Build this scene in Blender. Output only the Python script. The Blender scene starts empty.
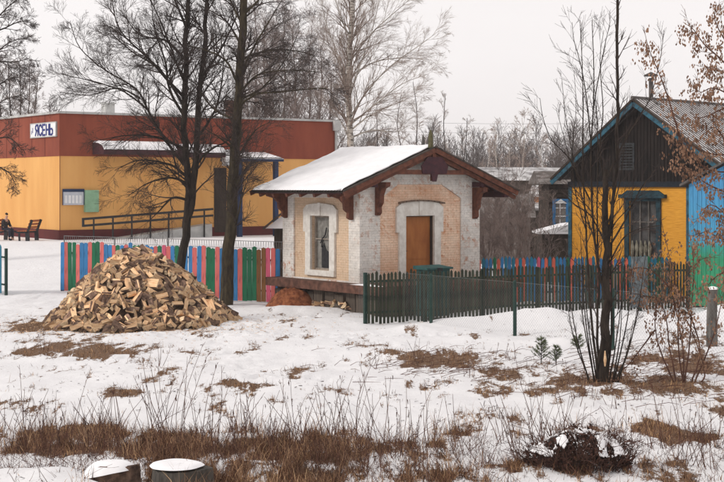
import bpy, math, random
import numpy as np
from mathutils import Vector, Matrix
R = math.radians
scn = bpy.context.scene
col = scn.collection

# ------------------------------------------------------------ camera, sky, sun, exposure
F, CX, HY, CH = 1400.0, 362.0, 185.0, 4.4
cam = bpy.data.cameras.new('camera'); camo = bpy.data.objects.new('camera', cam); col.objects.link(camo)
camo.location = (0, 0, CH); camo.rotation_euler = (R(90), 0, 0)
cam.lens = 36.0 * F / 724; cam.sensor_width = 36; cam.shift_y = -(241 - HY) / 724.0
cam.clip_start = 0.5; cam.clip_end = 5000
scn.camera = camo
w = bpy.data.worlds.new("World"); scn.world = w; w.use_nodes = True
nt = w.node_tree; bg = nt.nodes['Background']
sky = nt.nodes.new('ShaderNodeTexSky'); sky.sky_type = 'NISHITA'; sky.sun_disc = False
SUN_EL, SUN_AZ = R(32), R(-112)         # light comes from the left, a little behind the camera
sky.sun_elevation = SUN_EL; sky.sun_rotation = SUN_AZ
hsv = nt.nodes.new('ShaderNodeHueSaturation'); hsv.inputs['Saturation'].default_value = 0.15; hsv.inputs['Value'].default_value = 0.7
nt.links.new(sky.outputs[0], hsv.inputs['Color'])
tc = nt.nodes.new('ShaderNodeTexCoord'); mp = nt.nodes.new('ShaderNodeMapping'); mp.inputs['Scale'].default_value = (1.2, 1.2, 5)
nz = nt.nodes.new('ShaderNodeTexNoise'); nz.inputs['Scale'].default_value = 1.5; nz.inputs['Detail'].default_value = 5
nt.links.new(tc.outputs['Generated'], mp.inputs[0]); nt.links.new(mp.outputs[0], nz.inputs['Vector'])
cr = nt.nodes.new('ShaderNodeValToRGB')
cr.color_ramp.elements[0].position = .3; cr.color_ramp.elements[0].color = (9.2, 8.75, 8.7, 1)
cr.color_ramp.elements[1].position = .7; cr.color_ramp.elements[1].color = (10.0, 9.6, 9.55, 1)
nt.links.new(nz.outputs[0], cr.inputs[0])
mx = nt.nodes.new('ShaderNodeMix'); mx.data_type = 'RGBA'; mx.inputs[0].default_value = .93
nt.links.new(hsv.outputs[0], mx.inputs[6]); nt.links.new(cr.outputs[0], mx.inputs[7])
nt.links.new(mx.outputs[2], bg.inputs[0]); bg.inputs[1].default_value = 0.1
sl = bpy.data.lights.new('sun', 'SUN'); sl.energy = 1.5; sl.angle = R(11); sl.color = (1, .96, .9)
so = bpy.data.objects.new('sun', sl); col.objects.link(so)
sd = Vector((math.cos(SUN_EL) * math.sin(SUN_AZ), math.cos(SUN_EL) * math.cos(SUN_AZ), math.sin(SUN_EL)))
so.rotation_euler = sd.to_track_quat('Z', 'Y').to_euler()
vs = scn.view_settings; vs.view_transform = 'Standard'; vs.look = 'None'; vs.exposure = 0.1; vs.gamma = 1; vs.use_curve_mapping = False
scn.cycles.max_bounces = 6; scn.cycles.volume_bounces = 0

# ------------------------------------------------------------ helpers
def P(px, py, Y): return Vector(((px - CX) * Y / F, Y, CH - (py - HY) * Y / F))
def GP(px, py, z=0.0):
    Y = F * (CH - z) / (py - HY); return ((px - CX) * Y / F, Y)

def nodes(name):
    m = bpy.data.materials.new(name); m.use_nodes = True
    n = m.node_tree; return m, n, n.nodes['Principled BSDF']
def tex(n, scale, detail=4, vec=None, rough=.6):
    t = n.nodes.new('ShaderNodeTexNoise'); t.inputs['Scale'].default_value = scale; t.inputs['Detail'].default_value = detail
    t.inputs['Roughness'].default_value = rough
    if vec is not None: n.links.new(vec, t.inputs['Vector'])
    return t.outputs['Fac']
def ramp(n, fac, stops):
    r = n.nodes.new('ShaderNodeValToRGB'); e = r.color_ramp.elements
    while len(e) < len(stops): e.new(.5)
    for k, (p, c) in enumerate(stops):
        e[k].position = p; e[k].color = (*c, 1) if len(c) == 3 else c
    n.links.new(fac, r.inputs[0]); return r.outputs[0]
def mixc(n, fac, a, b, mode='MIX'):
    m = n.nodes.new('ShaderNodeMix'); m.data_type = 'RGBA'; m.blend_type = mode
    for i, v in ((0, fac), (6, a), (7, b)):
        if isinstance(v, (int, float)): m.inputs[i].default_value = v
        elif isinstance(v, tuple): m.inputs[i].default_value = (*v, 1)
        else: n.links.new(v, m.inputs[i])
    return m.outputs[2]
def ocoord(n, scale=(1, 1, 1), kind='Object'):
    t = n.nodes.new('ShaderNodeTexCoord'); m = n.nodes.new('ShaderNodeMapping'); m.inputs['Scale'].default_value = scale
    n.links.new(t.outputs[kind], m.inputs[0]); return m.outputs[0]
def bump(n, bsdf, h, strength=.4, dist=.02):
    b = n.nodes.new('ShaderNodeBump'); b.inputs['Strength'].default_value = strength; b.inputs['Distance'].default_value = dist
    n.links.new(h, b.inputs['Height']); n.links.new(b.outputs[0], bsdf.inputs['Normal'])
def pm(name, c1, c2, scale=3.0, rough=.8, stretch=(1, 1, 1), bmp=.3, lo=.35, hi=.65, rand=0.0, metal=0):
    m, n, b = nodes(name); v = ocoord(n, stretch)
    f = tex(n, scale, 6, v); c = ramp(n, f, [(lo, c1), (hi, c2)])
    if rand:
        oi = n.nodes.new('ShaderNodeObjectInfo')
        k = ramp(n, oi.outputs['Random'], [(0, (1 - rand,) * 3), (1, (1 + rand * .5,) * 3)])
        c = mixc(n, 1.0, c, k, 'MULTIPLY')
    n.links.new(c, b.inputs['Base Color']); b.inputs['Roughness'].default_value = rough; b.inputs['Metallic'].default_value = metal
    b.inputs['Specular IOR Level'].default_value = .25
    if bmp: bump(n, b, f, bmp)
    return m

class MB:
    def __init__(s): s.v = []; s.f = []; s.m = []; s.nb = []
    def poly(s, pts, faces, mi=0):
        o = len(s.v); s.v.extend([tuple(p) for p in pts]); s.f.extend([tuple(i + o for i in f) for f in faces]); s.m.extend([mi] * len(faces))
    def box(s, x0, x1, y0, y1, z0, z1, mi=0):
        s.poly([(x0, y0, z0), (x1, y0, z0), (x1, y1, z0), (x0, y1, z0), (x0, y0, z1), (x1, y0, z1), (x1, y1, z1), (x0, y1, z1)],
               [(0, 3, 2, 1), (4, 5, 6, 7), (0, 1, 5, 4), (1, 2, 6, 5), (2, 3, 7, 6), (3, 0, 4, 7)], mi)
    def prism(s, pts, d, mi=0):
        n = len(pts); d = Vector(d); a = [Vector(p) for p in pts]
        s.poly(a + [p + d for p in a], [tuple(range(n))[::-1], tuple(range(n, 2 * n))] + [(i, (i + 1) % n, (i + 1) % n + n, i + n) for i in range(n)], mi)
    def beam(s, a, b, wd, h, mi=0, up=(0, 0, 1)):
        a = Vector(a); b = Vector(b); d = (b - a).normalized(); u = Vector(up)
        sx = d.cross(u).normalized(); uz = sx.cross(d).normalized()
        q = []
        for p in (a, b):
            for (i, j) in ((-1, -1), (1, -1), (1, 1), (-1, 1)): q.append(p + sx * i * wd / 2 + uz * j * h / 2)
        s.poly(q, [(3, 2, 1, 0), (4, 5, 6, 7), (0, 1, 5, 4), (1, 2, 6, 5), (2, 3, 7, 6), (3, 0, 4, 7)], mi)
    def tube(s, pts, rad, n=5, mi=0, cap=False):
        pts = [Vector(p) for p in pts]; o = len(s.v); k = len(pts)
        ref = Vector((.31, .87, .21))
        for i, p in enumerate(pts):
            t = (pts[min(i + 1, k - 1)] - pts[max(i - 1, 0)])
            if t.length < 1e-9: t = Vector((0, 0, 1))
            t.normalize(); a = t.cross(ref)
            if a.length < .05: a = t.cross(Vector((1, 0, 0)))
            a.normalize(); b = t.cross(a)
            r = rad[i] if hasattr(rad, '__len__') else rad
            for j in range(n):
                an = 2 * math.pi * j / n
                q = p + (a * math.cos(an) + b * math.sin(an)) * r
                s.v.append((q.x, q.y, q.z))
        for i in range(k - 1):
            for j in range(n):
                j2 = (j + 1) % n
                s.f.append((o + i * n + j, o + i * n + j2, o + (i + 1) * n + j2, o + (i + 1) * n + j)); s.m.append(mi)
        if cap:
            s.f.append(tuple(o + j for j in range(n))[::-1]); s.f.append(tuple(o + (k - 1) * n + j for j in range(n))); s.m.extend([mi, mi])
    def grid(s, fn, nu, nv, mi=0):
        o = len(s.v)
        for i in range(nu + 1):
            for j in range(nv + 1): s.v.append(tuple(fn(i / nu, j / nv)))
        for i in range(nu):
            for j in range(nv):
                a = o + i * (nv + 1) + j; s.f.append((a, a + nv + 1, a + nv + 2, a + 1)); s.m.append(mi)
    def build(s, name, mats, parent=None, smooth=False, loc=None):
        me = bpy.data.meshes.new(name); me.from_pydata(s.v, [], s.f)
        if not isinstance(mats, (list, tuple)): mats = [mats]
        for m in mats: me.materials.append(m)
        if len(mats) > 1: me.polygons.foreach_set('material_index', s.m)
        if smooth: me.polygons.foreach_set('use_smooth', [True] * len(me.polygons))
        me.update()
        return link(name, me, parent, loc)
def link(name, me, parent=None, loc=None):
    o = bpy.data.objects.new(name, me); col.objects.link(o)
    if parent: o.parent = parent
    if loc is not None: o.location = loc
    return o
def tag(o, label=None, cat=None, group=None, kind=None):
    if label: o['label'] = label
    if cat: o['category'] = cat
    if group: o['group'] = group
    if kind: o['kind'] = kind
    return o
def empty(name, loc, label, cat, group=None, rz=0):
    o = bpy.data.objects.new(name, None); col.objects.link(o); o.location = loc; o.rotation_euler = (0, 0, rz)
    return tag(o, label, cat, group)
def partlab(o, label): o['label'] = label; return o

# value noise (numpy)
def _h(ix, iy, s):
    n = (ix.astype(np.int64) * 374761393 + iy.astype(np.int64) * 668265263 + s * 2147483647) & 0xffffffff
    n = ((n ^ (n >> 13)) * 1274126177) & 0xffffffff
    return ((n ^ (n >> 16)) & 0xffff) / 65535.0
def vn(x, y, s=0):
    x = np.asarray(x, float); y = np.asarray(y, float)
    ix = np.floor(x); iy = np.floor(y); fx = x - ix; fy = y - iy; fx = fx * fx * (3 - 2 * fx); fy = fy * fy * (3 - 2 * fy)
    a = _h(ix, iy, s); b = _h(ix + 1, iy, s); c = _h(ix, iy + 1, s); d = _h(ix + 1, iy + 1, s)
    return (a * (1 - fx) + b * fx) * (1 - fy) + (c * (1 - fx) + d * fx) * fy
def fbm(x, y, s=0, o=4):
    t = 0; a = .5; f = 1
    for i in range(o): t = t + a * vn(np.asarray(x) * f, np.asarray(y) * f, s + i); a *= .5; f *= 2.1
    return t
def sm(a, b, x):
    t = np.clip((x - a) / (b - a), 0, 1); return t * t * (3 - 2 * t)

# ------------------------------------------------------------ ground
MOUNDS = [(5.6, 43.6, 1.5, .9, .5), (3.0, 43.6, 1.6, .6, .22), (1.6, 42.2, 1.0, .7, .16), (-1.9, 48.6, 1.8, .5, .16), (-.6, 45.6, 1.4, .6, .12),
          (9.6, 44.6, 1.2, .8, .3), (12.2, 46.0, 1.3, .9, .55), (8.0, 47.0, 1.4, .8, .25), (6.9, 40.8, 1.4, .7, .2), (-3.4, 49.0, 1.2, .5, .1),
          (3.3, 21.6, .8, .5, .28), (-4.5, 20.6, .6, .5, .22), (-3.9, 19.9, .5, .3, .2), (-5.4, 21.1, .7, .4, .12), (9.0, 36.0, 1.5, .8, .15), (2.2, 36.5, 2.0, .7, .10), (6.0, 38.8, 1.1, .5, .22)]
def gz(x, y):
    x = np.asarray(x, float); y = np.asarray(y, float)
    z = 1.46 * sm(58.5, 73, y) * (1 - sm(-1, 5, x))
    z = z + (fbm(x * .35, y * .35, 3, 3) - .44) * .22 * sm(90, 50, y) + (fbm(x * 1.7, y * 1.1, 9, 3) - .44) * .10 * sm(80, 50, y)
    z = z + (fbm(x * .9, y * .7, 14, 4) - .45) * .16 * sm(60, 50, y)
    for (a, b, rx, ry, h) in MOUNDS: z = z + h * np.exp(-((x - a) / rx) ** 2 - ((y - b) / ry) ** 2)
    return z
_fr = np.random.default_rng(12); FP = []
for (xa, ya, xb, yb, n_) in ((-4.6, 43.5, -1.0, 47.2, 16), (-7, 41.5, -2.0, 40.5, 18), (-2, 40.5, 3.8, 41.2, 20), (-9, 41.6, -13.5, 50, 24), (-4.5, 44, 1.0, 38, 22), (1, 38, 6, 33, 20), (-2.5, 30, -4, 41, 26), (4, 27, 6, 33, 14), (-10, 37, -3, 34, 20), (-6, 33, 2, 31, 22), (-12.8, 54, -14.8, 62, 16), (-14.6, 55, -18, 72, 30)):
    for i in range(n_):
        t = (i + .5) / n_; dx, dy = xb - xa, yb - ya; L_ = math.hypot(dx, dy); sd_ = .14 * (1 if i % 2 else -1)
        FP.append((xa + dx * t - dy / L_ * sd_ + _fr.normal(0, .07) + .5 * math.sin(t * 5) * dy / L_, ya + dy * t + dx / L_ * sd_ + _fr.normal(0, .07)))
_fb = math.floor
def footprints(x, y):
    d = np.zeros_like(x)
    for (a, b) in FP:
        k = (np.abs(x - a) < .5) & (np.abs(y - b) < .6)
        if k.any():
            q = ((x[k] - a) / .15) ** 2 + ((y[k] - b) / .19) ** 2; d[k] += -.10 * np.exp(-q) + .035 * np.exp(-(q - 2.2) ** 2)
    return d
def gzf(x, y): return float(gz(np.array([x]), np.array([y]))[0])
PATCH = [(75, 350, 75, 11, .85), (20, 325, 45, 6, .85), (60, 335, 40, 5, .6), (40, 341, 50, 7, .5), (205, 352, 40, 5, .3), (115, 394, 38, 5, .75), (235, 385, 24, 4, .6), (305, 371, 25, 4, .7), (330, 392, 18, 3, .6),
         (430, 361, 60, 9, .95), (395, 353, 30, 5, .6), (515, 373, 50, 9, .9), (450, 380, 40, 4, .6), (600, 382, 60, 10, 1.05), (650, 362, 40, 8, .7), (700, 372, 40, 10, .8), (560, 390, 40, 6, .7), (670, 385, 50, 9, .9), (640, 350, 30, 8, .5), (700, 345, 25, 12, .55),
         (600, 428, 32, 4, .8), (640, 425, 40, 6, .95), (690, 436, 42, 8, 1.0), (480, 430, 40, 5, .45), (430, 445, 30, 6, .5), (720, 410, 30, 5, .5),
         (60, 432, 95, 7, .7), (60, 447, 100, 9, 1.0), (190, 448, 95, 15, 1.1), (320, 452, 100, 17, 1.1), (250, 432, 60, 5, .5), (450, 476, 80, 12, .95), (560, 468, 60, 14, 1.0), (640, 470, 70, 12, .6),
         (700, 478, 30, 10, .7), (250, 478, 130, 14, 1.1), (330, 496, 220, 16, 1.0), (20, 466, 30, 3, .4), (130, 326, 100, 5, .9)]
def bare(x, y):
    px = CX + F * x / y; py = HY + F * CH / y
    b = 0 * px
    for (a, c, rx, ry, k) in PATCH: b = np.maximum(b, k * np.exp(-((px - a) / rx) ** 2 * .9 - ((py - c) / ry) ** 2 * .9))
    n = fbm(x * 1.3, y * .6, 21, 4) ; n2 = fbm(x * 6, y * 1.6, 31, 3)
    b = b * .85 + (n - .47) * 1.0 + (n2 - .44) * 1.25 - .14
    b = b + .25 * sm(.5, .62, n) * sm(50, 40, y) * .4
    b = b * sm(62, 48, y)
    b = b - .22 * sm(.52, .38, fbm(x * 1.1, y * .8, 77, 3)) * sm(29, 26, y)
    return b
def build_ground():
    xs = np.concatenate([-np.geomspace(14, 500, 40)[::-1], np.arange(-13.9, 14, .1), np.geomspace(14.1, 500, 40)])
    ys = np.concatenate([-np.geomspace(1, 100, 10)[::-1], np.linspace(0, 17, 12), np.arange(17.4, 27, .1), np.arange(27, 52, .14), np.arange(52, 76, .4), np.geomspace(77, 900, 40)])
    X, Y = np.meshgrid(xs, ys, indexing='ij'); Z = gz(X.ravel(), Y.ravel()); Z = Z + footprints(X.ravel(), Y.ravel())
    v = np.stack([X.ravel(), Y.ravel(), Z], 1); nx, ny = X.shape
    i = (np.arange(nx - 1)[:, None] * ny + np.arange(ny - 1)[None, :]).ravel()
    f = np.stack([i, i + ny, i + ny + 1, i + 1], 1)
    me = bpy.data.meshes.new('ground'); me.from_pydata(v.tolist(), [], f.tolist()); me.polygons.foreach_set('use_smooth', [True] * len(f))
    b = bare(X.ravel(), np.maximum(Y.ravel(), 15)); b = np.where(Y.ravel() < 15, -1, b)
    at = me.attributes.new('bare', 'FLOAT', 'POINT'); at.data.foreach_set('value', b.astype(np.float32))
    m, n, bs = nodes('snowy_ground'); co = ocoord(n)
    a = n.nodes.new('ShaderNodeAttribute'); a.attribute_name = 'bare'
    f1 = tex(n, 12, 6, ocoord(n, (1, .4, 1)), .75); f2 = tex(n, 60, 3, co)
    s = n.nodes.new('ShaderNodeMath'); s.operation = 'MULTIPLY_ADD'; s.inputs[1].default_value = 1.5; n.links.new(f1, s.inputs[0]); n.links.new(a.outputs['Fac'], s.inputs[2])
    s2 = n.nodes.new('ShaderNodeMath'); s2.operation = 'MULTIPLY_ADD'; s2.inputs[1].default_value = .35; n.links.new(f2, s2.inputs[0]); n.links.new(s.outputs[0], s2.inputs[2])
    s3 = n.nodes.new('ShaderNodeMath'); s3.operation = 'SUBTRACT'; s3.inputs[1].default_value = .34; n.links.new(s2.outputs[0], s3.inputs[0]); mask = ramp(n, s3.outputs[0], [(.78, (0, 0, 0)), (.92, (1, 1, 1))])
    snow = ramp(n, tex(n, .6, 5, co), [(.3, (.79, .78, .79)), (.7, (.88, .87, .875))])
    snow = mixc(n, ramp(n, tex(n, 25, 5, co, .8), [(.62, (0, 0, 0)), (.8, (.35, .35, .35))]), snow, (.5, .45, .4))
    lit = ramp(n, tex(n, 35, 6, co, .8), [(.3, (.045, .024, .015)), (.5, (.16, .09, .052)), (.72, (.36, .24, .15))])
    c = mixc(n, mask, snow, lit); n.links.new(c, bs.inputs['Base Color']); bs.inputs['Roughness'].default_value = .85; bs.inputs['Specular IOR Level'].default_value = .2
    bump(n, bs, tex(n, 5, 8, co, .75), .7, .09)
    me.materials.append(m); o = link('ground', me); tag(o, kind='structure'); return o
build_ground()

# ------------------------------------------------------------ materials
def brickmat(name, stops, mort, dirt, expo, bscale=1.0, pw=.3):
    m, n, b = nodes(name); t = n.nodes.new('ShaderNodeTexCoord'); sp = n.nodes.new('ShaderNodeSeparateXYZ'); n.links.new(t.outputs['Object'], sp.inputs[0])
    ad = n.nodes.new('ShaderNodeMath'); n.links.new(sp.outputs[0], ad.inputs[0]); n.links.new(sp.outputs[1], ad.inputs[1])
    cb = n.nodes.new('ShaderNodeCombineXYZ'); n.links.new(ad.outputs[0], cb.inputs[0]); n.links.new(sp.outputs[2], cb.inputs[1])
    br = n.nodes.new('ShaderNodeTexBrick'); n.links.new(cb.outputs[0], br.inputs['Vector'])
    br.inputs['Scale'].default_value = bscale; br.inputs['Brick Width'].default_value = .27; br.inputs['Row Height'].default_value = .085; br.inputs['Mortar Size'].default_value = .008
    br.inputs['Color1'].default_value = (.94, .94, .94, 1); br.inputs['Color2'].default_value = (1.04, 1.02, 1.0, 1); br.inputs['Mortar'].default_value = (*mort, 1)
    base = ramp(n, tex(n, 1.1, 6, t.outputs['Object'], .65), stops)
    c = mixc(n, 1.0, base, br.outputs['Color'], 'MULTIPLY')
    mk = ramp(n, tex(n, 4.5, 8, t.outputs['Object'], .75), [(.52, (0, 0, 0)), (.58, (1, 1, 1))])
    mk2 = mixc(n, 1.0, mk, ramp(n, tex(n, .9, 3, t.outputs['Object']), [(.45, (0, 0, 0)), (.6, (pw * 2,) * 3)]), 'MULTIPLY')
    c = mixc(n, mk2, c, mixc(n, 1.0, expo, br.outputs['Color'], 'MULTIPLY'))
    dk = ramp(n, tex(n, 12, 6, t.outputs['Object'], .8), [(.53, (0, 0, 0)), (.70, (.8, .8, .8))])
    c = mixc(n, dk, c, dirt)
    n.links.new(c, b.inputs['Base Color']); b.inputs['Roughness'].default_value = .9; b.inputs['Specular IOR Level'].default_value = .15
    bump(n, b, br.outputs['Fac'], -.6, .01)
    return m
M_WB = brickmat('whitewashed_brick', [(.3, (.54, .50, .46)), (.65, (.78, .75, .71))], (.85, .84, .82), (.22, .18, .15), (.48, .27, .19), pw=.5)
M_PB = brickmat('peach_brick', [(.3, (.62, .36, .23)), (.6, (.80, .61, .47))], (.8, .75, .7), (.25, .13, .08), (.55, .22, .10), pw=.4)
M_SIDEP = brickmat('pale_peach_brick', [(.3, (.58, .42, .29)), (.65, (.68, .53, .39))], (.85, .8, .75), (.25, .15, .1), (.5, .3, .18))
M_SUR = pm('surround_plaster', (.56, .52, .47), (.72, .69, .64), 5, .9, bmp=.3)
M_RED = pm('redbrown_paint', (.07, .022, .013), (.16, .055, .030), 6, .7)
M_DRED = pm('dark_paint', (.035, .012, .018), (.07, .02, .025), 6, .7)
M_DARKWOOD = pm('dark_wood', (.022, .016, .012), (.06, .042, .03), 5, .9, (1, 1, .15))
M_SNOW = pm('roof_snow', (.80, .79, .80), (.87, .86, .87), 3, .8, bmp=.25)
M_ETERN = pm('grey_corrugated', (.05, .045, .043), (.15, .13, .12), 4, .9)
M_TIN = pm('dark_tin', (.03, .025, .02), (.08, .06, .05), 4, .7)
M_DOOR = pm('orange_door', (.27, .085, .02), (.40, .145, .035), 3, .6, (1, 1, .3))
M_GLASS = pm('grey_boarding', (.14, .135, .12), (.26, .25, .23), 6, .7)
M_BLACK = pm('black_iron', (.012, .012, .015), (.03, .03, .032), 8, .6)
M_PLINTH = pm('brown_concrete', (.06, .028, .02), (.15, .07, .048), 5, .9)
M_PLANK = pm('old_planks', (.05, .038, .03), (.12, .095, .075), 4, .9, (8, 8, .6))
M_GRN = pm('weathered_green_wood', (.014, .022, .014), (.06, .064, .04), 7, .85, (1, 1, .25), rand=.45)
M_DGRN = pm('dark_green_paint', (.008, .03, .024), (.02, .05, .04), 6, .6)
M_TEAL = pm('teal_paint', (.01, .045, .045), (.02, .085, .08), 5, .6)
def paint(name, c, d=.45): return pm(name, tuple(x * d for x in c), c, 9, .7, (1, 1, .2), rand=.2, lo=.3, hi=.5)
PK = {'blue': paint('blue_paint', (.035, .18, .40)), 'pink': paint('pink_paint', (.58, .13, .12)), 'green': paint('green_paint', (.008, .13, .06)),
      'rose': paint('rose_paint', (.55, .09, .16)), 'brown': paint('brown_paint', (.17, .07, .02)), 'teal': paint('teal_picket', (.015, .17, .27)), 'salmon': paint('salmon_paint', (.66, .13, .08))}
M_WIRE = pm('wire', (.12, .12, .12), (.2, .2, .2), 5, .5, bmp=0, metal=.5)
M_YEL = pm('yellow_boards', (.56, .23, .015), (.78, .38, .045), 4, .7, (.6, .6, 9))
M_BLUE = pm('blue_trim', (.008, .035, .055), (.03, .13, .19), 5, .6)
M_BBLUE = pm('bright_blue_boards', (.05, .30, .58), (.08, .38, .68), 4, .6, (3, 3, .3))
M_BGREEN = pm('bright_green_boards', (.02, .30, .15), (.03, .40, .21), 4, .6, (3, 3, .3))
M_GABLE = pm('dark_gable_boards', (.004, .003, .003), (.022, .015, .013), 7, .9, (1, 1, .1))
M_HALLR = pm('hall_red', (.18, .036, .019), (.28, .066, .033), 1.3, .8, (1, 1, .3), lo=.25, hi=.75)
M_HALLY = pm('hall_yellow', (.64, .31, .09), (.76, .42, .14), 1.1, .8, (1, 1, .22), lo=.25, hi=.75)
M_HALLP = pm('hall_plinth', (.08, .014, .014), (.12, .02, .02), 1, .8)
M_GREY = pm('light_grey', (.35, .35, .34), (.5, .5, .48), 2, .7)
M_WHITE = pm('white_paint', (.68, .68, .68), (.8, .8, .8), 3, .6, bmp=0)
M_NAVY = pm('navy', (.006, .02, .06), (.01, .03, .09), 3, .5, bmp=0)
M_SBLUE = pm('sign_blue', (.01, .02, .16), (.012, .025, .2), 3, .5, bmp=0)
M_BARK = pm('dark_bark', (.009, .006, .005), (.042, .031, .023), 9, .95, (1, 1, .3), bmp=.8)
M_BARKG = pm('mossy_bark', (.014, .010, .006), (.062, .047, .026), 9, .95, (1, 1, .3), bmp=.8)
M_TWIG = pm('twig_bark', (.02, .014, .013), (.06, .042, .036), 3, .9, bmp=0)
M_TWIGR = pm('red_twig', (.05, .022, .016), (.13, .06, .04), 3, .9, bmp=0)
M_GTWIG = pm('garden_twig', (.075, .054, .047), (.22, .165, .145), 2, .9, bmp=0)
M_TWIGF = pm('far_twig', (.045, .03, .027), (.09, .063, .054), .5, .9, bmp=0)
M_BIRCH = pm('birch_bark', (.10, .085, .07), (.50, .46, .41), 5, .8, (.6, .6, 2.5), lo=.42, hi=.5)
M_BTWIG = pm('birch_twig', (.15, .11, .09), (.34, .27, .23), 3, .9, bmp=0)
M_LEAF = pm('dead_leaf', (.12, .06, .035), (.33, .19, .12), 4, .8, bmp=0)
M_PINE = pm('pine_needles', (.05, .075, .03), (.15, .17, .08), 6, .8, bmp=0)
M_RUST = pm('rust_heap', (.13, .035, .015), (.33, .12, .05), 7, .95, bmp=1)
M_SPLIT = pm('split_wood', (.60, .31, .14), (.98, .72, .45), 4, .85, (1, 6, 6), rand=.5, lo=.3, hi=.7)
M_LBARK = pm('log_bark', (.07, .04, .03), (.32, .20, .14), 8, .95, rand=.5)
M_ENDW = pm('sawn_end', (.5, .34, .2), (.85, .66, .44), 8, .85, rand=.4)
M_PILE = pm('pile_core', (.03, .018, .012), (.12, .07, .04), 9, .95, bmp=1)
M_STUMP = pm('grey_stump', (.03, .026, .023), (.10, .088, .074), 7, .9, (1, 1, .4), bmp=.8)
M_POSTW = pm('grey_post', (.06, .055, .05), (.17, .155, .14), 7, .9, (1, 1, .2))

# ------------------------------------------------------------ firewood
rng = random.Random(5)
def log_mesh(k, r=rng):
    mb = MB(); L = r.uniform(.24, .48); rad = r.uniform(.075, .165); a0 = r.uniform(60, 125); n = 4
    if k % 6 == 5: a0 = 180
    pts = [(0, 0)] if a0 < 175 else []
    for i in range(n + 1):
        a = R(-a0 / 2 + a0 * i / n); pts.append((rad * math.cos(a) * r.uniform(.93, 1.05), rad * math.sin(a)))
    cx = sum(p[0] for p in pts) / len(pts); pts = [(p[0] - cx, p[1]) for p in pts]
    m = len(pts); v = []
    for s_, x in ((0, -L / 2), (1, L / 2)):
        for j, p in enumerate(pts): v.append((x + r.uniform(-.012, .012), p[0] * r.uniform(.92, 1.08), p[1] * r.uniform(.92, 1.08)))
    mb.poly(v, [tuple(range(m))[::-1]], 2); o = 0
    mb.f.append(tuple(range(m, 2 * m))); mb.m.append(2)
    for i in range(m):
        j = (i + 1) % m
        split = (i == 0 and a0 < 175) or i == m - 1
        mb.f.append((i, j, j + m, i + m)); mb.m.append(0 if split or r.random() < .12 else 1)
    return mb
PCX, PCY, PR, PH = -7.25, 45.1, 2.85, 2.32
def pile_z(t): return PH * (1 - t ** 1.5) * .97 + .02
def log_pose(r, phi, t, deep):
    rr = PR * t * (1 + .06 * math.sin(3 * phi + 1) + .04 * math.sin(7 * phi))
    x = PCX + rr * math.cos(phi); y = PCY + rr * math.sin(phi) * .95
    z = pile_z(t) + .05 - deep + r.uniform(-.05, .05)
    slope = math.atan2(PH, PR)
    nrm = Vector((math.cos(phi) * math.sin(slope), math.sin(phi) * math.sin(slope), math.cos(slope)))
    tan = Vector((-math.sin(phi), math.cos(phi), 0)); dn = nrm.cross(tan)
    a = r.uniform(0, math.pi * 2); ax = (tan * math.cos(a) + dn * math.sin(a) + nrm * r.uniform(-.45, .45)).normalized()
    q = ax.to_track_quat('X', 'Z').to_matrix().to_4x4() @ Matrix.Rotation(r.uniform(0, 6.28), 4, 'X')
    return Matrix.Translation((x, y, max(z, .08 + gzf(x, y) * .0))) @ q
LOGS = [log_mesh(k) for k in range(14)]
LM = [b.build('firewood_log', [M_SPLIT, M_LBARK, M_ENDW]) for b in LOGS]
log_meshes = [o.data for o in LM]
for o in LM: bpy.data.objects.remove(o)
pts = []
for i in range(300):
    best = None
    for k in range(14):
        phi = R(rng.uniform(168, 372)); t = math.sqrt(rng.uniform(.0005, 1.0))
        q = (t * math.cos(phi) * PR, t * math.sin(phi) * PR)
        d = min([(q[0] - p[0]) ** 2 + (q[1] - p[1]) ** 2 for p in pts] or [9])
        if best is None or d > best[0]: best = (d, q, phi, t)
    pts.append(best[1])
    o = link('firewood_log', log_meshes[rng.randrange(14)])
    o.matrix_world = log_pose(rng, best[2], best[3], 0.0)
    tag(o, 'split birch firewood log on the face of the big cone-shaped pile', 'firewood log', 'split logs of the firewood pile')
mb = MB()
for i in range(900):
    if i < 380: phi = R(rng.uniform(160, 380)); t = math.sqrt(rng.random()); dp = rng.uniform(.02, .08)
    elif i < 480: phi = R(rng.uniform(160, 380)); t = rng.uniform(.95, 1.06); dp = .05
    else: phi = R(rng.uniform(0, 180)); t = math.sqrt(rng.random()); dp = .02
    src = LOGS[rng.randrange(14)]; Mx = log_pose(rng, phi, t, dp); o = len(mb.v)
    mb.v.extend([tuple(Mx @ Vector(v)) for v in src.v]); mb.f.extend([tuple(j + o for j in f) for f in src.f]); mb.m.extend(src.m)
tag(mb.build('firewood_pile', [M_SPLIT, M_LBARK, M_ENDW]), 'inner and rear logs of the cone-shaped firewood pile', 'firewood', kind='stuff')
mb = MB()  # added filler cone; its dark colour stands in for shade between logs
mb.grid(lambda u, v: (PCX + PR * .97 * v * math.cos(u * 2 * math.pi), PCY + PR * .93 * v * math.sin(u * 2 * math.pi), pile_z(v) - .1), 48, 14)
tag(mb.build('dark_core', M_PILE, smooth=True), 'dark filler core inside the firewood pile, standing for shade between the logs', 'pile filler', kind='stuff')

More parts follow.
